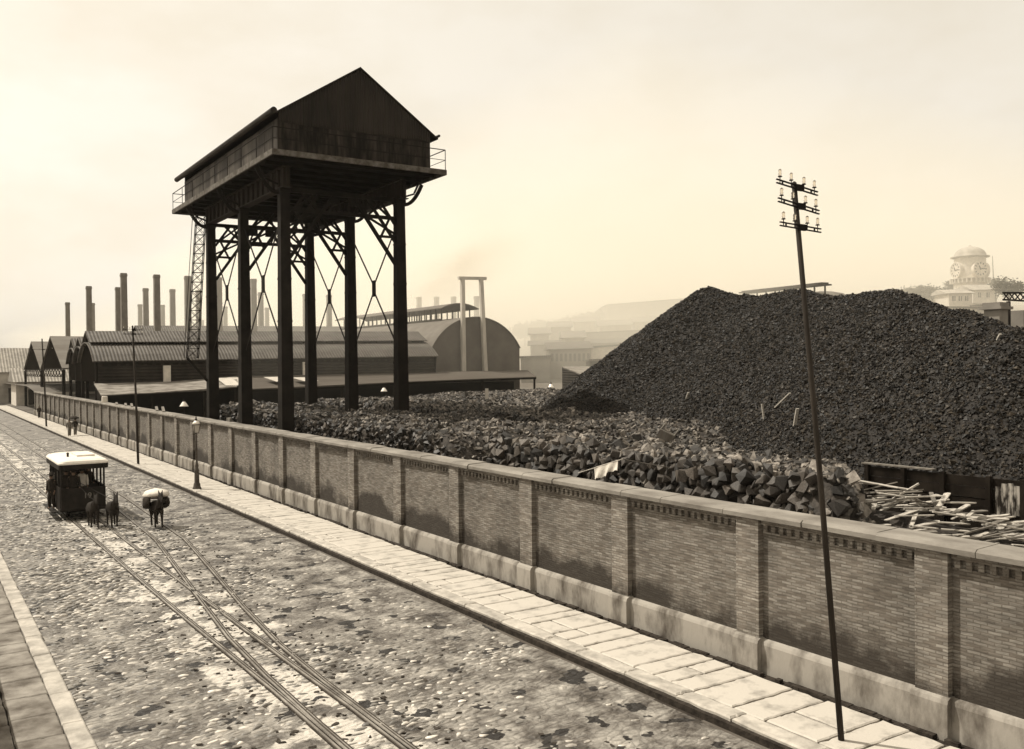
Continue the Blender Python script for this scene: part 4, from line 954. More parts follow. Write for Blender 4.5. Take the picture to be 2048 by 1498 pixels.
hall('dark open store under the pale workshop', 1182, 722, 1250, 720, 150, 10, base=3, m=M['dark'])
for u0, v0, u1, v1, Y_, lab_ in ((1062, 668, 1098, 667, 205, 'faint block in the haze nearest the barrel shed'), (1100, 655, 1142, 653, 225, 'faint gabled house in the haze, second from the barrel shed'), (1128, 676, 1168, 675, 186, 'pale low store in the haze above the glazed workshop'), (1148, 645, 1196, 642, 248, 'faint tall block in the haze left of the long hillside block'), (1200, 652, 1262, 649, 235, 'faint house row in the haze below the long hillside block'), (1270, 645, 1330, 641, 240, 'faint house in the haze close to the left slope of the heap')):
    hall(lab_, u0, v0, u1, v1, Y_, 9, roof=1.6, windows=4, base=3, m=M['house'], rm=M['facade'])
WL = thing('wedge_shed', 'low wedge shaped shed with a pale sloping roof at the foot of the coke heap', 'shed')
c0, c1, c2, c3 = at_Y(1124, 733, 133), at_Y(1180, 733, 141), at_Y(1222, 752, 132), at_Y(1184, 757, 122)
mb = MB(); mb.extrude([tuple(p) for p in (c0, c1, c2, c3)], (0, 0, -.15)); mb.build('roof', M['patchroof'], WL)
mb = MB(); mb.extrude([tuple(c0-np.array([0, 0, .16])), tuple(c3-np.array([0, 0, .16])), (c3[0], c3[1], 1), (c0[0], c0[1], 1)], (.3, .2, 0)); mb.build('wall', M['tinwall'], WL)
# roofed gangway behind the heap
GW = thing('roofed_gangway', 'thin roofed gangway on posts showing over the crest of the coke heap', 'gangway')
a = at_Y(1490, 586, 178); b = at_Y(1650, 569, 158); d = (b-a)
mb = MB(); mb.beam(a, b, 3.0, .25); mb.beam(a+np.array([0, 0, .25]), b+np.array([0, 0, .25]), 1.6, .25); mb.build('roof', M['tinwall'], GW)
for f in np.linspace(.05, 1, 9):
    p = a+d*f; MB().beam((p[0], p[1], 4), (p[0], p[1], p[2]-.1), .22, .22).build('post', M['dark'], GW)
p = at_Y(1645, 590, 165); mb = MB(); mb.lathe([(6.0, -12), (6.0, -1.8), (5.2, -.7), (3.6, .15), (1.8, .55), (.2, .7)], n=24)
tag(mb.build('round_tank', M['facade'], t=p[0], s=p[1], z=p[2], smooth=True), 'low domed tank just showing over the crest beside the gangway', 'tank')
# clock tower
Yc = 235; c = at_Y(1940, 541, Yc); mpp = Yc/FPX*1.02; zc = c[2]
CT = thing('clock_tower', 'pale domed clock tower fading in the haze', 'clock tower', c[0], c[1], 0, rot=-AZ+.28)
r = 29*mpp
mb = MB(); prof = [(r*1.02, 5), (r*1.02, zc-26*mpp), (r*1.12, zc-25.5*mpp), (r*1.12, zc-23*mpp), (r*.98, zc-22*mpp), (r*.98, zc+24*mpp)]; mb.lathe(prof, n=16); mb.build('shaft', M['white'], CT)
mb = MB(); mb.lathe([(r*1.02, zc+24.05*mpp), (r*1.2, zc+25*mpp), (r*1.22, zc+27*mpp), (r*1.0, zc+28*mpp), (r*.98, zc+32*mpp), (r*.85, zc+38*mpp), (r*.6, zc+43*mpp), (r*.25, zc+46*mpp), (.12*r, zc+46.5*mpp), (.08*r, zc+49*mpp), (.02, zc+50*mpp)], n=20); mb.build('dome', M['house'], CT, smooth=True)
mb = MB()
for k in range(28):
    a_ = 2*math.pi*k/28; mb.beam((r*1.22*math.cos(a_), r*1.22*math.sin(a_), zc-25*mpp), (r*1.22*math.cos(a_), r*1.22*math.sin(a_), zc-17*mpp), .25, .25)
mb.lathe([(r*1.20, zc-17*mpp), (r*1.26, zc-17*mpp), (r*1.26, zc-16*mpp), (r*1.20, zc-16*mpp)], n=28); mb.build('balustrade', M['white'], CT)
for ang in (-math.pi/2, 0, math.pi/2, math.pi):
    f = bpy.data.objects.new('clock_face', None); COL.objects.link(f); f.parent = CT; a_ = ang-.12; f.location = (r*1.0*math.cos(a_), r*1.0*math.sin(a_), zc); f.rotation_euler = (math.pi/2, 0, a_+math.pi/2)
    cr_ = 13.5*mpp
    mb = MB(); mb.lathe([(cr_*1.18, -.6), (cr_*1.18, .42), (cr_*1.02, .42), (cr_*1.02, .3), (.01, .3)], n=32); mb.build('dial', M['white'], f)
    mb = MB()
    for k in range(12):
        b_ = 2*math.pi*k/12; mb.beam((cr_*.72*math.cos(b_), cr_*.72*math.sin(b_), .34), (cr_*.95*math.cos(b_), cr_*.95*math.sin(b_), .34), .24, .05)
    mb.build('numerals', M['dark'], f)
    mb = MB(); mb.beam((-.2, 0, .37), (cr_*.68, .05*cr_, .37), .2, .05); mb.beam((0, -.2, .39), (-.25*cr_, .45*cr_, .39), .26, .05); mb.build('hands', M['dark'], f)
def house(lab, u0, v0, u1, v1, Y, depth, nw, roof, name='white_house'):
    a = at_Y(u0, v0, Y); b = at_Y(u1, v0, Y); zb = at_Y(u0, v1, Y)[2]; o = hall(lab, u0, v0, u1, v0-1, Y, depth, 'house', M['white'], roof=roof, base=zb, name=name, rm=M['house'])
    L_ = (Wd(*b)-Wd(*a)).xy.length; H = a[2]-zb
    for k in range(nw):
        x = (k+.8)*L_/(nw+.6); mb = MB(); mb.box(x-.085*L_, x+.085*L_*.6, -.08, -.004, zb+H*.42, zb+H*.80); w = mb.build('window', M['window'], o)
        f = MB(); f.box(x-.0125*L_-.03*L_/2, x-.0125*L_+.03*L_/2, -.12, -.085, zb+H*.42, zb+H*.80); f.build('mullion', M['white'], w)
house('small white house with square windows in front of the clock tower', 1898, 587, 1944, 613, 205, 9, 3, 1.2)
house('pale sloping walled house behind the small white one', 1946, 580, 1990, 606, 225, 9, 2, 1.6)
hall('pale terrace wall in front of the small white house', 1876, 615, 1954, 617, 200, 2, cat='wall', m=M['white'], base=2, name='terrace_wall')
hall('second stepped terrace wall lower down the slope', 1890, 629, 2000, 630, 195, 2, cat='wall', m=M['facade'], base=2, name='terrace_wall')
hall('pale terrace wall beside the clock tower slope', 1954, 612, 2010, 610, 202, 2, cat='wall', m=M['house'], base=2, name='terrace_wall')
p0 = at_Y(1987, 565, 235); p1 = at_Y(1985, 512, 235); mb = MB(); mb.tube([(p0[0], p0[1], p0[2]-12), tuple(p0), tuple(p1)], [.16, .14, .07], 6); tag(mb.build('flag_pole', M['wood']), 'bare thin flag pole right of the clock tower', 'pole')
# lattice roofed pavilion at the right edge
a = at_Y(1999, 618, 92); PV = thing('gate_pavilion', 'dark pavilion with a latticed roof frame at the right edge behind the heap', 'pavilion', a[0], a[1], 0)
MB().box(0, 1.6, 0, 1.6, 2, a[2]).build('pier', M['facade'], PV); MB().box(-.35, 1.95, -.35, 1.95, a[2]+.003, a[2]+.28).build('cornice', M['facade'], PV)
MB().box(-.1, 1.7, -.1, 1.7, a[2]+.283, a[2]+.7).build('attic', M['facade'], PV)
MB().box(4.6, 6.0, 0, 1.4, 2, a[2]).build('pier', M['facade'], PV)
mb = MB(); mb.beam((1.2, .3, a[2]+1.0), (7, .3, a[2]+1.0), .12, .18); mb.beam((1.2, .3, a[2]+1.7), (7, .3, a[2]+1.9), .12, .18)
for k in range(5):
    x = 1.3+k*1.1; mb.beam((x, .3, a[2]+1.0), (x+1.1, .3, a[2]+1.8), .08, .1); mb.beam((x+1.1, .3, a[2]+1.0), (x, .3, a[2]+1.7), .08, .1)
mb.build('roof_truss', M['iron'], PV)
MB().beam((3.0, .7, 2), (3.0, .7, a[2]+.9), .3, .3).build('post', M['iron'], PV)
# trees on the hill
def tree(lab, u, vtop, vbase, Y, w, seed):
    rg = np.random.default_rng(seed); p = at_Y(u, vbase, Y); zt = at_Y(u, vtop, Y)[2]; H = zt-p[2]+3; o = thing('tree', lab, 'tree', p[0], p[1], p[2]-3, group='trees by the clock tower')
    mb = MB(); mb.tube([(0, 0, 0), (.1, .1, H*.3), (-.1, .2, H*.6)], [.32, .24, .14], 7)
    for k in range(5):
        a_ = rg.uniform(0, 6.28); mb.tube([(0, 0, H*(.3+.05*k)), (w*.3*math.cos(a_), w*.3*math.sin(a_), H*.6), (w*.42*math.cos(a_), w*.42*math.sin(a_), H*.8)], [.14, .09, .04], 5)
    mb.build('trunk', M['bark'], o)
    V = []; F = []
    for k in range(16):
        a_ = rg.uniform(0, 6.28); rr = w*.42*rg.random()**.5; c_ = np.array([rr*math.cos(a_), rr*math.sin(a_), H*(.62+.3*rg.random()*(1-.5*rr/w))]); cs = w*rg.uniform(.14, .24)
        for j in range(170):
            q = c_+rg.normal(size=3)*cs*np.array([.6, .6, .45]); nrm = rg.normal(size=3); x = np.cross(nrm, [.3, .2, 1]); x /= np.linalg.norm(x); y = np.cross(nrm, x); y /= np.linalg.norm(y); l = w*.032
            i = len(V); V += [q-x*l-y*l*.6, q+x*l-y*l*.6, q+x*l+y*l*.6, q-x*l+y*l*.6]; F.append((i, i+1, i+2, i+3))
    link('crown', mesh_np('crown', V, F), M['leaf'], o)
for i, (u, vt, vb, Y, w, l) in enumerate(((1822, 584, 596, 228, 4.5, 'broad hazy tree nearest the heap on the right hill'), (1852, 576, 600, 232, 4.5, 'tall hazy tree second from the coke heap crest'), (1872, 580, 606, 226, 4.2, 'hazy tree halfway between the heap and the white house'), (1893, 584, 606, 222, 4.5, 'low dark tree beside the small white house'), (1908, 568, 590, 240, 4.2, 'hazy tree behind the roof of the small white house'), (1992, 566, 600, 245, 5.5, 'pale hazy tree right of the clock tower'), (2018, 566, 595, 215, 5.5, 'hazy tree above the latticed pavilion'), (1845, 590, 604, 215, 5, 'bushy low tree at the foot of the taller hill trees'))):
    tree(l, u, vt-7, vb, Y, w*1.1, 100+i)
hill_trees = [(1050, 652), (1085, 646), (1120, 640), (1150, 636), (1180, 632), (1205, 628)]
for i, (u, v) in enumerate(hill_trees): tree(f'faint tree crown in the haze beyond the barrel shed, {["first","second","third","fourth","fifth","sixth"][i]} toward the long block', u, v, v+22, 300, 9, 140+i)

# ================================================================== far end of the street, left edge
def block(lab, t0, t1, s0, s1, h, roof, m, rm, nw=3, name='street_house'):
    o = thing(name, lab, 'house', t0, s0, 0); w = t1-t0; d = s1-s0
    MB().box(0, w, 0, d, -.1, h).build('wall', m, o)
    r = MB(); e = .5 if t0 > 0 else .08; r.add([(-e, -e, h+.003), (w+e, -e, h+.003), (w+e, d+e, h+.003), (-e, d+e, h+.003), (-e, d/2, h+roof), (w+e, d/2, h+roof)], [(0, 1, 5, 4), (3, 4, 5, 2), (0, 4, 3), (1, 2, 5), (0, 3, 2, 1)])
    r.build('roof', rm, o)
    for k in range(nw): 
        x = (k+.5)*w/nw; MB().box(x-.5, x+.5, -.06, -.004, .1, min(3.0, h-.3)).build('door', M['window'], o)
block('low tile roofed house just past the end of the wall', 16.2, 46, 192, 202, 4.4, 2.6, M['white'], M['tile'], 6)
block('taller tile roofed house behind the low one at the street end', 13, 50, 208, 224, 6.2, 5.0, M['house'], M['tile'], 5)
block('dim house far down the street at the left edge', 2, 11, 240, 256, 7.5, 3, M['house'], M['facade'], 3)
block('low plastered outbuilding lining the near side of the street', -9, .3, 14, 60, 2.3, .35, M['house'], M['tile'], 5)
block('second low plastered outbuilding farther along the near side', -9, .3, 60.5, 150, 2.4, .4, M['white'], M['tile'], 6)
# block and litter on the coping
p = at_t(207, 806, 15.1); tag(MB().lathe([(.26, 0), (.28, .1), (.26, .55), (.2, .6)], n=12).build('stone_drum', M['white'], t=15.2, s=p[1], z=3.5), 'pale round drum standing on the far part of the wall coping', 'drum')
for i, (u, v) in enumerate(((232, 806), (250, 806), (262, 808), (312, 817), (325, 820))):
    p = at_t(u, v, 15.2); tag(MB().beam((0, -.4, .02), (.1, .4, .12+.05*i), .18, .1).build('rubble_piece', M['coping'], t=15.2, s=p[1], z=3.5), 'pale broken piece lying on the far part of the wall coping', 'rubble', 'broken pieces on the coping')

# ================================================================== street furniture
def telegraph_pole(lab, base, top, r0, r1, arms, m, ins_m, armlen, nins, name='telegraph_pole'):
    o = thing(name, lab, 'telegraph pole', base[0], base[1], 0, group='telegraph poles'); b = Vector((0, 0, .1)); tp = Vector((top[0]-base[0], top[1]-base[1], top[2]))
    mid = b.lerp(tp, .5)+Vector((.03, 0, 0)); MB().tube([b, mid, tp, tp+(tp-b).normalized()*r1*.6], [r0, (r0+r1)/2, r1, r1*.4], 10).build('shaft', m, o, smooth=True)
    for z, tilt in arms:
        c_ = b.lerp(tp, (z-b.z)/(tp.z-b.z)); am = MB(); dx = Vector((armlen/2, 0, tilt*armlen/2))
        yo = Vector((0, -r1-.02, 0))
        for q in (.028, -.028): am.beam(c_+yo-dx+Vector((0, 0, q)), c_+yo+dx+Vector((0, 0, q)), .03, .018)
        for f in (-.72, .68): am.beam(c_+yo+dx*f+Vector((0, 0, -.03)), c_+yo+dx*f+Vector((0, 0, .03)), .02, .02)
        am.box(c_.x-r1*1.3, c_.x+r1*3.2, c_.y+yo.y-.02, c_.y+yo.y+.03, c_.z-.05, c_.z+.05)
        a_ = am.build('crossarm', M['iron'], o)
        for f in nins:
            q = c_+yo+dx*f; p_ = MB(); p_.lathe([(.008, -.02), (.008, .075), (.034, .078), (.036, .09), (.012, .095)], c=q, n=8); p_.build('pin', M['iron'], a_)
            g = MB(); g.lathe([(.022, .098), (.027, .13), (.02, .15), (.027, .17), (.022, .195), (.01, .205)], c=q, n=9); g.build('insulator', ins_m, a_, smooth=True)
t9 = at_s(1588, 366, 9.9)
telegraph_pole('tall leaning telegraph pole with three crossarms on the near pavement', (13.26, 9.96), t9, .053, .041, ((t9[2]-.08, -.11), (t9[2]-.38, -.12), (t9[2]-.72, -.04)), M['palepole'] if False else M['polewood'], M['clearglass'], 1.0, (-.84, -.3, .32, .84))
t66 = at_s(265, 652, 66)
telegraph_pole('thin telegraph pole with white insulators standing by the middle of the pavement', (12.85, 66), t66, .085, .06, ((t66[2]-.55, 0), (t66[2]-.25, 0), ), M['polewood'], M['porcelain'], 1.3, (-.9, -.3, .9))
t116 = at_s(84, 678, 116.2)
telegraph_pole('farthest thin telegraph pole in front of the peaked sheds', (12.8, 116.2), t116, .1, .07, ((t116[2]-1.2, 0),), M['polewood'], M['lampglass'], 2.2, (-.9, -.3, .3, .9))
LP = thing('street_lamp', 'ornate iron gas lamp standing on the kerb of the pavement', 'street lamp', 12.74, 50.25, .15)
MB().lathe([(.23, 0), (.23, .06), (.19, .12), (.17, .28), (.13, .36), (.12, .95), (.135, 1.0), (.11, 1.05), (.085, 1.15), (.10, 1.25), (.07, 1.36), (.05, 1.5), (.045, 2.5), (.065, 2.55), (.045, 2.6), (.04, 2.75), (.06, 2.83), (.03, 2.92), (.035, 3.0)], n=14).build('column', M['brass'], LP, smooth=True)
lg = MB()
for k in range(4):
    a_ = math.pi/4+k*math.pi/2; lg.beam((.15*math.cos(a_), .15*math.sin(a_), 3.02), (.235*math.cos(a_), .235*math.sin(a_), 3.45), .025, .025)
lg.box(-.12, .12, -.12, .12, 3.0, 3.03); lg.box(-.185, .185, -.185, .185, 3.45, 3.48); lg.build('lantern_frame', M['brass'], LP)
gp = MB(); gp.add([(x*.09, y*.09, 3.035) for x, y in ((-1,-1),(1,-1),(1,1),(-1,1))]+[(x*.15, y*.15, 3.445) for x, y in ((-1,-1),(1,-1),(1,1),(-1,1))], [(0,1,5,4),(1,2,6,5),(2,3,7,6),(3,0,4,7),(4,5,6,7),(0,3,2,1)]); gp.build('lantern_glass', M['lampglass'], LP)
MB().lathe([(.21, 3.485), (.17, 3.58), (.09, 3.66), (.06, 3.68)], n=12).build('lantern_hood', M['porcelain'], LP, smooth=True)
MB().lathe([(.06, 3.683), (.07, 3.74), (.03, 3.8), (.03, 3.86), (.008, 3.92)], n=8).build('finial', M['iron'], LP)

# ================================================================== people and animals: one skinned body each
def skin(name, verts, edges, rad, root, m, parent, sub=2):
    me = bpy.data.meshes.new(name); me.from_pydata(verts, edges, []); me.update()
    o = bpy.data.objects.new(name, me); COL.objects.link(o); me.materials.append(m)
    if parent: o.parent = parent
    sk = o.modifiers.new('skin', 'SKIN'); sk.use_smooth_shade = True
    for i, r_ in enumerate(rad):
        d_ = me.skin_vertices[0].data[i]; d_.radius = r_ if hasattr(r_, '__len__') else (r_, r_); d_.use_root = (i == root)
    ss = o.modifiers.new('sub', 'SUBSURF'); ss.levels = sub; ss.render_levels = sub
    return o
def person(lab, t, s, z, rot, top, legs_m, pose='walk', hat=None, h=1.62, grp=None, umbrella=False):
    o = thing('person', lab, 'person', t, s, z, rot, grp); k = h/1.7
    st_ = .18 if pose == 'walk' else .03
    V = [(0,0,.92),(0,0,1.12),(0,0,1.34),(0,0,1.46),(0,.02,1.56),(0,.02,1.66)]; E = [(0,1),(1,2),(2,3),(3,4),(4,5)]; Rr = [(.15,.11),(.14,.10),(.17,.11),(.06,.06),(.085,.095),(.07,.08)]
    def chain(pts, rs, frm):
        p_ = frm
        for a, r_ in zip(pts, rs): V.append(a); Rr.append(r_); E.append((p_, len(V)-1)); p_ = len(V)-1
        return p_
    for sx in (-1, 1):
        f = st_*sx
        chain([(.09*sx,0,.86),(.10*sx,f*.8+.03,.48),(.10*sx,f*1.2-.03,.10),(.10*sx,f*1.2+.10,.04)], [.095,.06,.042,.04], 0)
        hnd = chain([(.19*sx,0,1.38),(.24*sx,-.02-f*.3,1.12),(.24*sx,.06-f*.9,.88),(.24*sx,.09-f*.95,.81)], [.06,.045,.03,.028], 2)
        hx, hy, hz_ = V[hnd]
        for q in range(4): chain([(hx, hy-.025+.017*q, hz_-.05), (hx-.008*sx, hy-.02+.017*q+.012, hz_-.10+.006*abs(q-1.5))], [.009, .008], hnd)
        chain([(hx-.015*sx, hy+.045, hz_-.03)], [.009], hnd)
    V = [(a*k, b*k, c_*k) for a, b, c_ in V]
    skin('body', V, E, [tuple(x*k for x in r_) if hasattr(r_, '__len__') else r_*k for r_ in Rr], 0, M['skin'], o, 1)
    cl = MB(); cl.lathe([(.20*k, .88*k), (.185*k, 1.0*k), (.17*k, 1.12*k), (.205*k, 1.34*k), (.17*k, 1.44*k), (.07*k, 1.49*k)], n=12); cl.v = [(x, y*.75, z_) for x, y, z_ in cl.v]
    for sx in (-1, 1): cl.tube([(.19*sx*k, 0, 1.39*k), (.245*sx*k, -.02*k-st_*sx*.3*k, 1.12*k), (.245*sx*k, .05*k-st_*sx*.8*k, .92*k)], [.078*k, .062*k, .05*k], 8)
    cl.build('coat', top, o, smooth=True)
    tr = MB()
    for sx in (-1, 1):
        f = st_*sx; tr.tube([(.085*sx*k, 0, .92*k), (.10*sx*k, (f*.8+.03)*k, .48*k), (.10*sx*k, (f*1.2-.03)*k, .09*k)], [.112*k, .085*k, .07*k], 8)
    tr.build('trousers', legs_m, o, smooth=True)
    hr = MB(); hr.lathe([(.092*k, 1.60*k), (.098*k, 1.66*k), (.08*k, 1.73*k), (.02*k, 1.755*k)], c=(0, .005, 0), n=10); hr.build('hair', M['hair'], o, smooth=True)
    fc = MB()                                       # nose, brow line, mouth and ears
    fc.beam((0, .115*k, 1.61*k), (0, .135*k, 1.575*k), .02*k, .02*k); fc.box(-.03*k, .03*k, .105*k, .113*k, 1.525*k, 1.535*k)
    for sx in (-1, 1): fc.box(sx*.035*k-.012*k, sx*.035*k+.012*k, .10*k, .112*k, 1.615*k, 1.628*k); fc.box(sx*.09*k-.008*k, sx*.09*k+.008*k, 0, .04*k, 1.56*k, 1.62*k)
    fc.build('face', M['skin'], o)
    if hat: MB().lathe([(.20*k, 1.695*k), (.20*k, 1.71*k), (.11*k, 1.715*k), (.10*k, 1.80*k), (.06*k, 1.82*k)], n=14).build('hat', hat, o, smooth=True)
    if umbrella:
        u = thing('umbrella', 'dark open umbrella held over a walker on the pavement', 'umbrella', t, s, z, rot)
        MB().tube([(.2, .15, .85*k), (.1, .08, 2.0*k)], .012, 6).build('stick', M['iron'], u)
        MB().lathe([(.5, 1.75*k), (.44, 1.86*k), (.25, 1.98*k), (.02, 2.04*k)], c=(.12, .09, 0), n=10).build('canopy', M['darkcloth'], u, smooth=True)
    return o
person('walker in a grey coat beside the dark umbrella on the pavement', 12.75, 97.6, .15, math.pi, M['greycloth'], M['greycloth'])
person('walker in black under the dark umbrella on the pavement', 13.4, 98.6, .15, math.pi, M['darkcloth'], M['greycloth'], umbrella=True, hat=M['darkcloth'])
person('lone walker in dark grey close to the far wall', 14.25, 137, .15, math.pi, M['darkcloth'], M['darkcloth'], hat=M['greycloth'])
def quadruped(name, lab, cat, t, s, rot, k=1., step=.12, grp=None):
    o = thing(name, lab, cat, t, s, .02, rot, grp)
    V = [(0,-.10,1.0),(0,.32,.98),(0,.72,1.0),(0,.93,1.14),(0,1.10,1.36),(0,1.22,1.50),(0,1.42,1.34),(0,1.52,1.20),(0,-.33,1.04),(0,-.42,.75),(0,-.40,.5)]
    E = [(0,1),(1,2),(2,3),(3,4),(4,5),(5,6),(6,7),(0,8),(8,9),(9,10)]; Rr = [(.24,.24),(.26,.27),(.22,.27),(.13,.20),(.09,.14),(.09,.11),(.07,.09),(.055,.06),.06,.04,.03]
    def ch(pts, rs, frm):
        p_ = frm
        for a, r_ in zip(pts, rs): V.append(a); Rr.append(r_); E.append((p_, len(V)-1)); p_ = len(V)-1
    for sx in (-1, 1):
        f = step*sx
        ch([(.15*sx,-.12,.84),(.15*sx,.04+f*.3,.64),(.14*sx,-.18+f*.7,.43),(.14*sx,-.13+f,.12),(.14*sx,-.09+f,.02)], [.14,.10,.05,.04,.055], 0)
        ch([(.14*sx,.74,.80),(.13*sx,.76-f*.5,.45),(.13*sx,.75-f,.12),(.13*sx,.79-f,.02)], [.10,.055,.04,.055], 2)
        ch([(.07*sx,1.17,1.66),(.09*sx,1.16,1.76)], [.03,.012], 5)
    V = [(a*k, b*k, c_*k) for a, b, c_ in V]
    skin('body', V, E, [tuple(x*k for x in r_) if hasattr(r_, '__len__') else r_*k for r_ in Rr], 0, M['hide'], o, 2)
    hn = MB(); hn.lathe([(.16*k, -.03), (.18*k, 0), (.16*k, .03)], n=14); hn.v = [(x, .88*k+z*.9+.05*k*(y/.2), 1.12*k+y*1.15) for x, y, z in hn.v]; hn.build('collar', M['tramdark'], o, smooth=True)
    return o
quadruped('mule', 'dark mule in harness at the left in front of the tram', 'mule', 6.3, 42.0, math.pi, .88, .12, 'tram mules')
quadruped('mule', 'dark mule in harness nearer the wall in front of the tram', 'mule', 7.0, 41.6, math.pi, .88, -.1, 'tram mules')
LM_ = quadruped('mule', 'dark mule walking on the second track with a big white bundle', 'mule', 8.5, 40.4, math.pi, .92, .1)
bd = thing('white_bundle', 'big soft white bundle loaded on the lone mule', 'bundle', 8.5, 40.4, .02, math.pi)
V, F = lump_template(2, .12, 300); V = V*np.array([.50, .44, .28])+np.array([0, .25, 1.34]); me = mesh_np('sack', V, F); me.polygons.foreach_set('use_smooth', [True]*len(F)); link('sack', me, M['whitecloth'], bd)
for sx in (-1, 1):
    V, F = lump_template(2, .1, 301+sx); V = V*np.array([.17, .46, .34])+np.array([.36*sx, .25, .98]); me = mesh_np('side_sack', V, F); me.polygons.foreach_set('use_smooth', [True]*len(F)); link('side_sack', me, M['darkcloth'], bd)

# ================================================================== the mule tram
TR = thing('mule_tram', 'small dark open mule tram with a cream roof, crowded with riders', 'tram', 6.27, 44.0, 0)
hw = .92; Lt = 3.9                                   # local x across, y along (front at 0)
MB().box(-hw, hw, .0, Lt, .42, .56).build('floor', M['tramdark'], TR)
rm_ = MB(); n = 15; vs = []
def roof_outline(z, gx, gy, crown):
    pts = []
    for cx, cy, a0 in ((hw-.25+gx, -.3+.25-gy, -90), (hw-.25+gx, Lt+.05+gy, 0), (-hw+.25-gx, Lt+.05+gy, 90), (-hw+.25-gx, -.3+.25-gy, 180)):
        for k in range(5): a_ = R(a0+k*22.5); pts.append((cx+.25*math.cos(a_), cy+.25*math.sin(a_), z))
    return pts
def loft(mb, rings):
    n_ = len(rings[0]); mb.add(sum(rings, []), [tuple(range(n_-1, -1, -1)), tuple(range((len(rings)-1)*n_, len(rings)*n_))]+[(r_*n_+i, r_*n_+(i+1) % n_, (r_+1)*n_+(i+1) % n_, (r_+1)*n_+i) for r_ in range(len(rings)-1) for i in range(n_)])
def ring(z, f): return [(x*f, Lt/2-.0+(y-Lt/2)*(f*.3+.7), z) for x, y, _ in roof_outline(0, .1, .1, 0)]
loft(rm_, [ring(2.50, 1.0), ring(2.56, 1.0), ring(2.64, .93), ring(2.70, .7), ring(2.725, .4)]); rm_.build('roof', M['cream'], TR, smooth=False)
vl = MB(); loft(vl, [ring(2.28, .985), ring(2.495, .985)]); vl.build('valance', M['tramdark'], TR)
MB().box(-.12, .62, .9, 2.9, 2.715, 2.80).build('roof_vent', M['cream'], TR); MB().lathe([(.05, 2.715), (.05, 2.86), (.08, 2.88), (.02, 2.92)], c=(-.45, 1.2, 0), n=8).build('roof_knob', M['tramdark'], TR)
for x in (-hw+.06, hw-.06):
    for y in (.1, .95, 1.95, 2.95, Lt-.1): MB().beam((x, y, .5), (x, y, 2.32), .07, .07).build('pillar', M['tramdark'], TR)
db = MB(); pts = []
for k in range(9):
    f = -1+2*k/8; pts.append((f*hw*.98, -.05-.28*(1-f*f)))
for z0, z1 in ((.5, 1.45),):
    vs = [(x, y, z0) for x, y in pts]+[(x, y, z1) for x, y in pts]+[(x, y+.05, z0) for x, y in pts]+[(x, y+.05, z1) for x, y in pts]; n_ = len(pts)
    fs = []
    for i in range(n_-1): fs += [(i, i+1, n_+i+1, n_+i), (2*n_+i+1, 2*n_+i, 3*n_+i, 3*n_+i+1), (n_+i, n_+i+1, 3*n_+i+1, 3*n_+i), (i+1, i, 2*n_+i, 2*n_+i+1)]
    db.add(vs, fs+[(0, n_, 3*n_, 2*n_), (n_-1, 3*n_-1, 4*n_-1, 2*n_-1)])
dash = db.build('dashboard', M['tramdark'], TR)
fc = bpy.data.curves.new('route_number', 'FONT'); fc.body = '19'; fc.size = .34; fc.extrude = .006; fc.align_x = 'CENTER'
to = bpy.data.objects.new('tmp', fc); COL.objects.link(to); dgp = bpy.context.evaluated_depsgraph_get(); tm = bpy.data.meshes.new_from_object(to.evaluated_get(dgp)); bpy.data.objects.remove(to)
no = bpy.data.objects.new('route_number', tm); COL.objects.link(no); tm.materials.clear(); tm.materials.append(M['trampale']); no.parent = dash; no.location = (.12, -.345, 1.0); no.rotation_euler = (math.pi/2, 0, 0)
for sgn in (-1, 1): MB().box(sgn*(hw-.02)-.02, sgn*(hw-.02)+.02, .2, Lt-.2, .562, 1.45).build('side_panel', M['tramdark'], TR)
for y in (1.2, 2.2, 3.2):
    b = MB(); b.box(-hw+.06, hw-.06, y, y+.4, .90, .95); b.box(-hw+.06, hw-.06, y+.36, y+.41, .952, 1.4); b.build('bench', M['tramdark'], TR)
MB().box(-hw+.1, hw-.1, Lt-.12, Lt-.06, .56, 2.3).build('end_wall', M['tramdark'], TR)
st_ = MB(); st_.box(-hw-.28, -hw-.02, .5, Lt-.3, .34, .38); st_.box(hw+.02, hw+.28, .5, Lt-.3, .34, .38); st_.build('footboard', M['tramdark'], TR)
for y in (1.15, 2.75):
    for sgn in (-1, 1):
        w = MB(); w.lathe([(.06, -.05), (.30, -.05), (.33, -.03), (.31, .05), (.06, .05)], n=18); w.v = [(sgn*.5+z, y+x, .345+yy) for x, yy, z in w.v]; w.build('wheel', M['iron'], TR)
MB().box(-.62, .62, .8, 3.1, .26, .415).build('truck', M['iron'], TR)
tb_ = MB(); tb_.beam((.25, -.4, .55), (.25, -3.3, .66), .06, .06); tb_.beam((-.7, -.55, .56), (.9, -.55, .56), .06, .06); tb_.build('drawbar', M['iron'], TR)
rn = MB(); rn.tube([(-.35, .2, 1.75), (.0, -1.6, 1.2), (.1, -2.9, 1.15)], .012, 5); rn.tube([(-.3, .2, 1.75), (.6, -1.6, 1.2), (.78, -3.1, 1.15)], .012, 5); rn.build('rein', M['tramdark'], TR)
g1 = 'riders crowding the tram'; lab = 'dark clothed rider packed inside the small mule tram'
for i, (x, y) in enumerate(((-.55, 1.0), (.1, 1.1), (-.2, 2.0), (.5, 2.05), (-.6, 2.9), (.2, 3.0))): person(lab if i not in (1, 4) else ('rider in a white shirt just behind the tram driver' if i == 1 else 'rider in a grey jacket near the back of the tram'), 6.27+x, 44+y, .565, math.pi, (M['whitecloth'] if i == 1 else M['greycloth'] if i == 4 else M['darkcloth']), M['darkcloth'], 'stand', hat=M['darkcloth'], h=1.58, grp=g1)
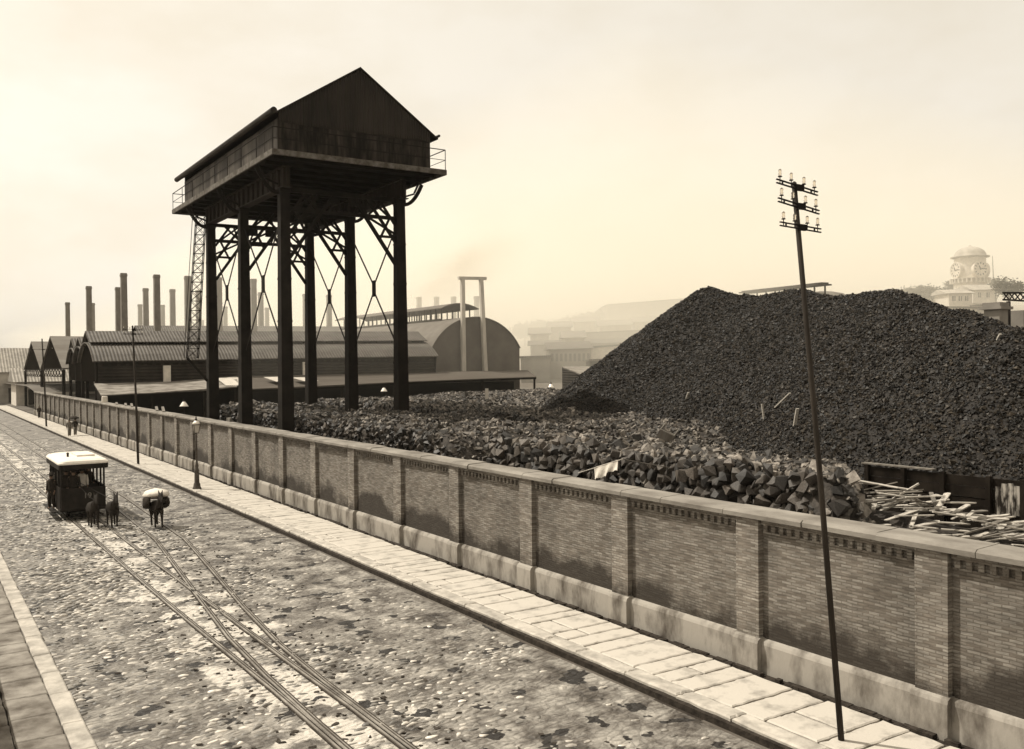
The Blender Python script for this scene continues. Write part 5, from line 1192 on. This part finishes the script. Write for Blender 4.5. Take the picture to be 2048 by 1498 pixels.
person('tram driver in a dark coat standing behind the dashboard', 6.27-.35, 44.3, .565, math.pi, M['darkcloth'], M['darkcloth'], 'stand', hat=M['darkcloth'], h=1.62)
person('rider hanging from the outer side of the tram footboard', 6.27-1.08, 45.6, .39, math.pi*.75, M['darkcloth'], M['darkcloth'], 'stand', hat=M['darkcloth'], h=1.55)

# ================================================================== air
def volume(name, dens, x0, x1, y0, y1, z0, z1, lab, alb=(1, .95, .84), an=.2):
    m = bpy.data.materials.new(name+' air'); m.use_nodes = True; N = m.node_tree.nodes; N.clear(); out = N.new('ShaderNodeOutputMaterial'); v = N.new('ShaderNodeVolumePrincipled')
    v.inputs['Density'].default_value = dens; v.inputs['Color'].default_value = (*alb, 1); v.inputs['Anisotropy'].default_value = an; m.node_tree.links.new(v.outputs[0], out.inputs['Volume'])
    return tag(MB().box(x0, x1, y0, y1, z0, z1).build(name, m), lab, name, kind='stuff')
volume('haze', .00010, -1600, 1600, -900, 1600, -2, 60, 'pale smoky air over the whole works')
volume('smoke', .0042, 30, 420, 97, 430, -1.5, 21, 'low drifting smoke round the barrel shed')
volume('smoke', .0078, 84, 440, 98, 440, -1.5, 55, 'thick pale smoke over the far hillside and clock tower')
def smoke_cloud(u, v, Y, dx, dy, dz, dens, seed, lab):
    c = Wd(*at_Y(u, v, Y)); m = bpy.data.materials.new('chimney smoke air'); m.use_nodes = True; N = m.node_tree.nodes; L = m.node_tree.links; N.clear()
    out = N.new('ShaderNodeOutputMaterial'); vp = N.new('ShaderNodeVolumePrincipled'); L.new(vp.outputs[0], out.inputs['Volume']); vp.inputs['Color'].default_value = (.78, .70, .58, 1)
    tc = N.new('ShaderNodeTexCoord'); ln = N.new('ShaderNodeVectorMath'); ln.operation = 'LENGTH'; L.new(tc.outputs['Object'], ln.inputs[0])
    fo = N.new('ShaderNodeMapRange'); fo.inputs[1].default_value = .15; fo.inputs[2].default_value = 1; fo.inputs[3].default_value = 1; fo.inputs[4].default_value = 0; fo.interpolation_type = 'SMOOTHSTEP'; L.new(ln.outputs['Value'], fo.inputs[0])
    nz = N.new('ShaderNodeTexNoise'); nz.inputs['Scale'].default_value = 1.7; nz.inputs['Detail'].default_value = 3; L.new(tc.outputs['Object'], nz.inputs['Vector'])
    nr = N.new('ShaderNodeMapRange'); nr.inputs[1].default_value = .38; nr.inputs[2].default_value = .68; nr.inputs[3].default_value = 0; nr.inputs[4].default_value = dens; L.new(nz.outputs[0], nr.inputs[0])
    mu = N.new('ShaderNodeMath'); mu.operation = 'MULTIPLY'; L.new(fo.outputs[0], mu.inputs[0]); L.new(nr.outputs[0], mu.inputs[1]); L.new(mu.outputs[0], vp.inputs['Density'])
    import bmesh
    b = bmesh.new(); bmesh.ops.create_icosphere(b, subdivisions=3, radius=1); me = bpy.data.meshes.new('smoke'); b.to_mesh(me); b.free()
    o = link('smoke', me, m); o.location = c; o.rotation_euler = (0, -.45, 0); o.scale = (dx, dy, dz); return tag(o, lab, 'smoke', kind='stuff')
smoke_cloud(915, 545, 200, 20, 12, 7, .11, 1, 'brown smoke drifting up from the chimneys behind the barrel shed')
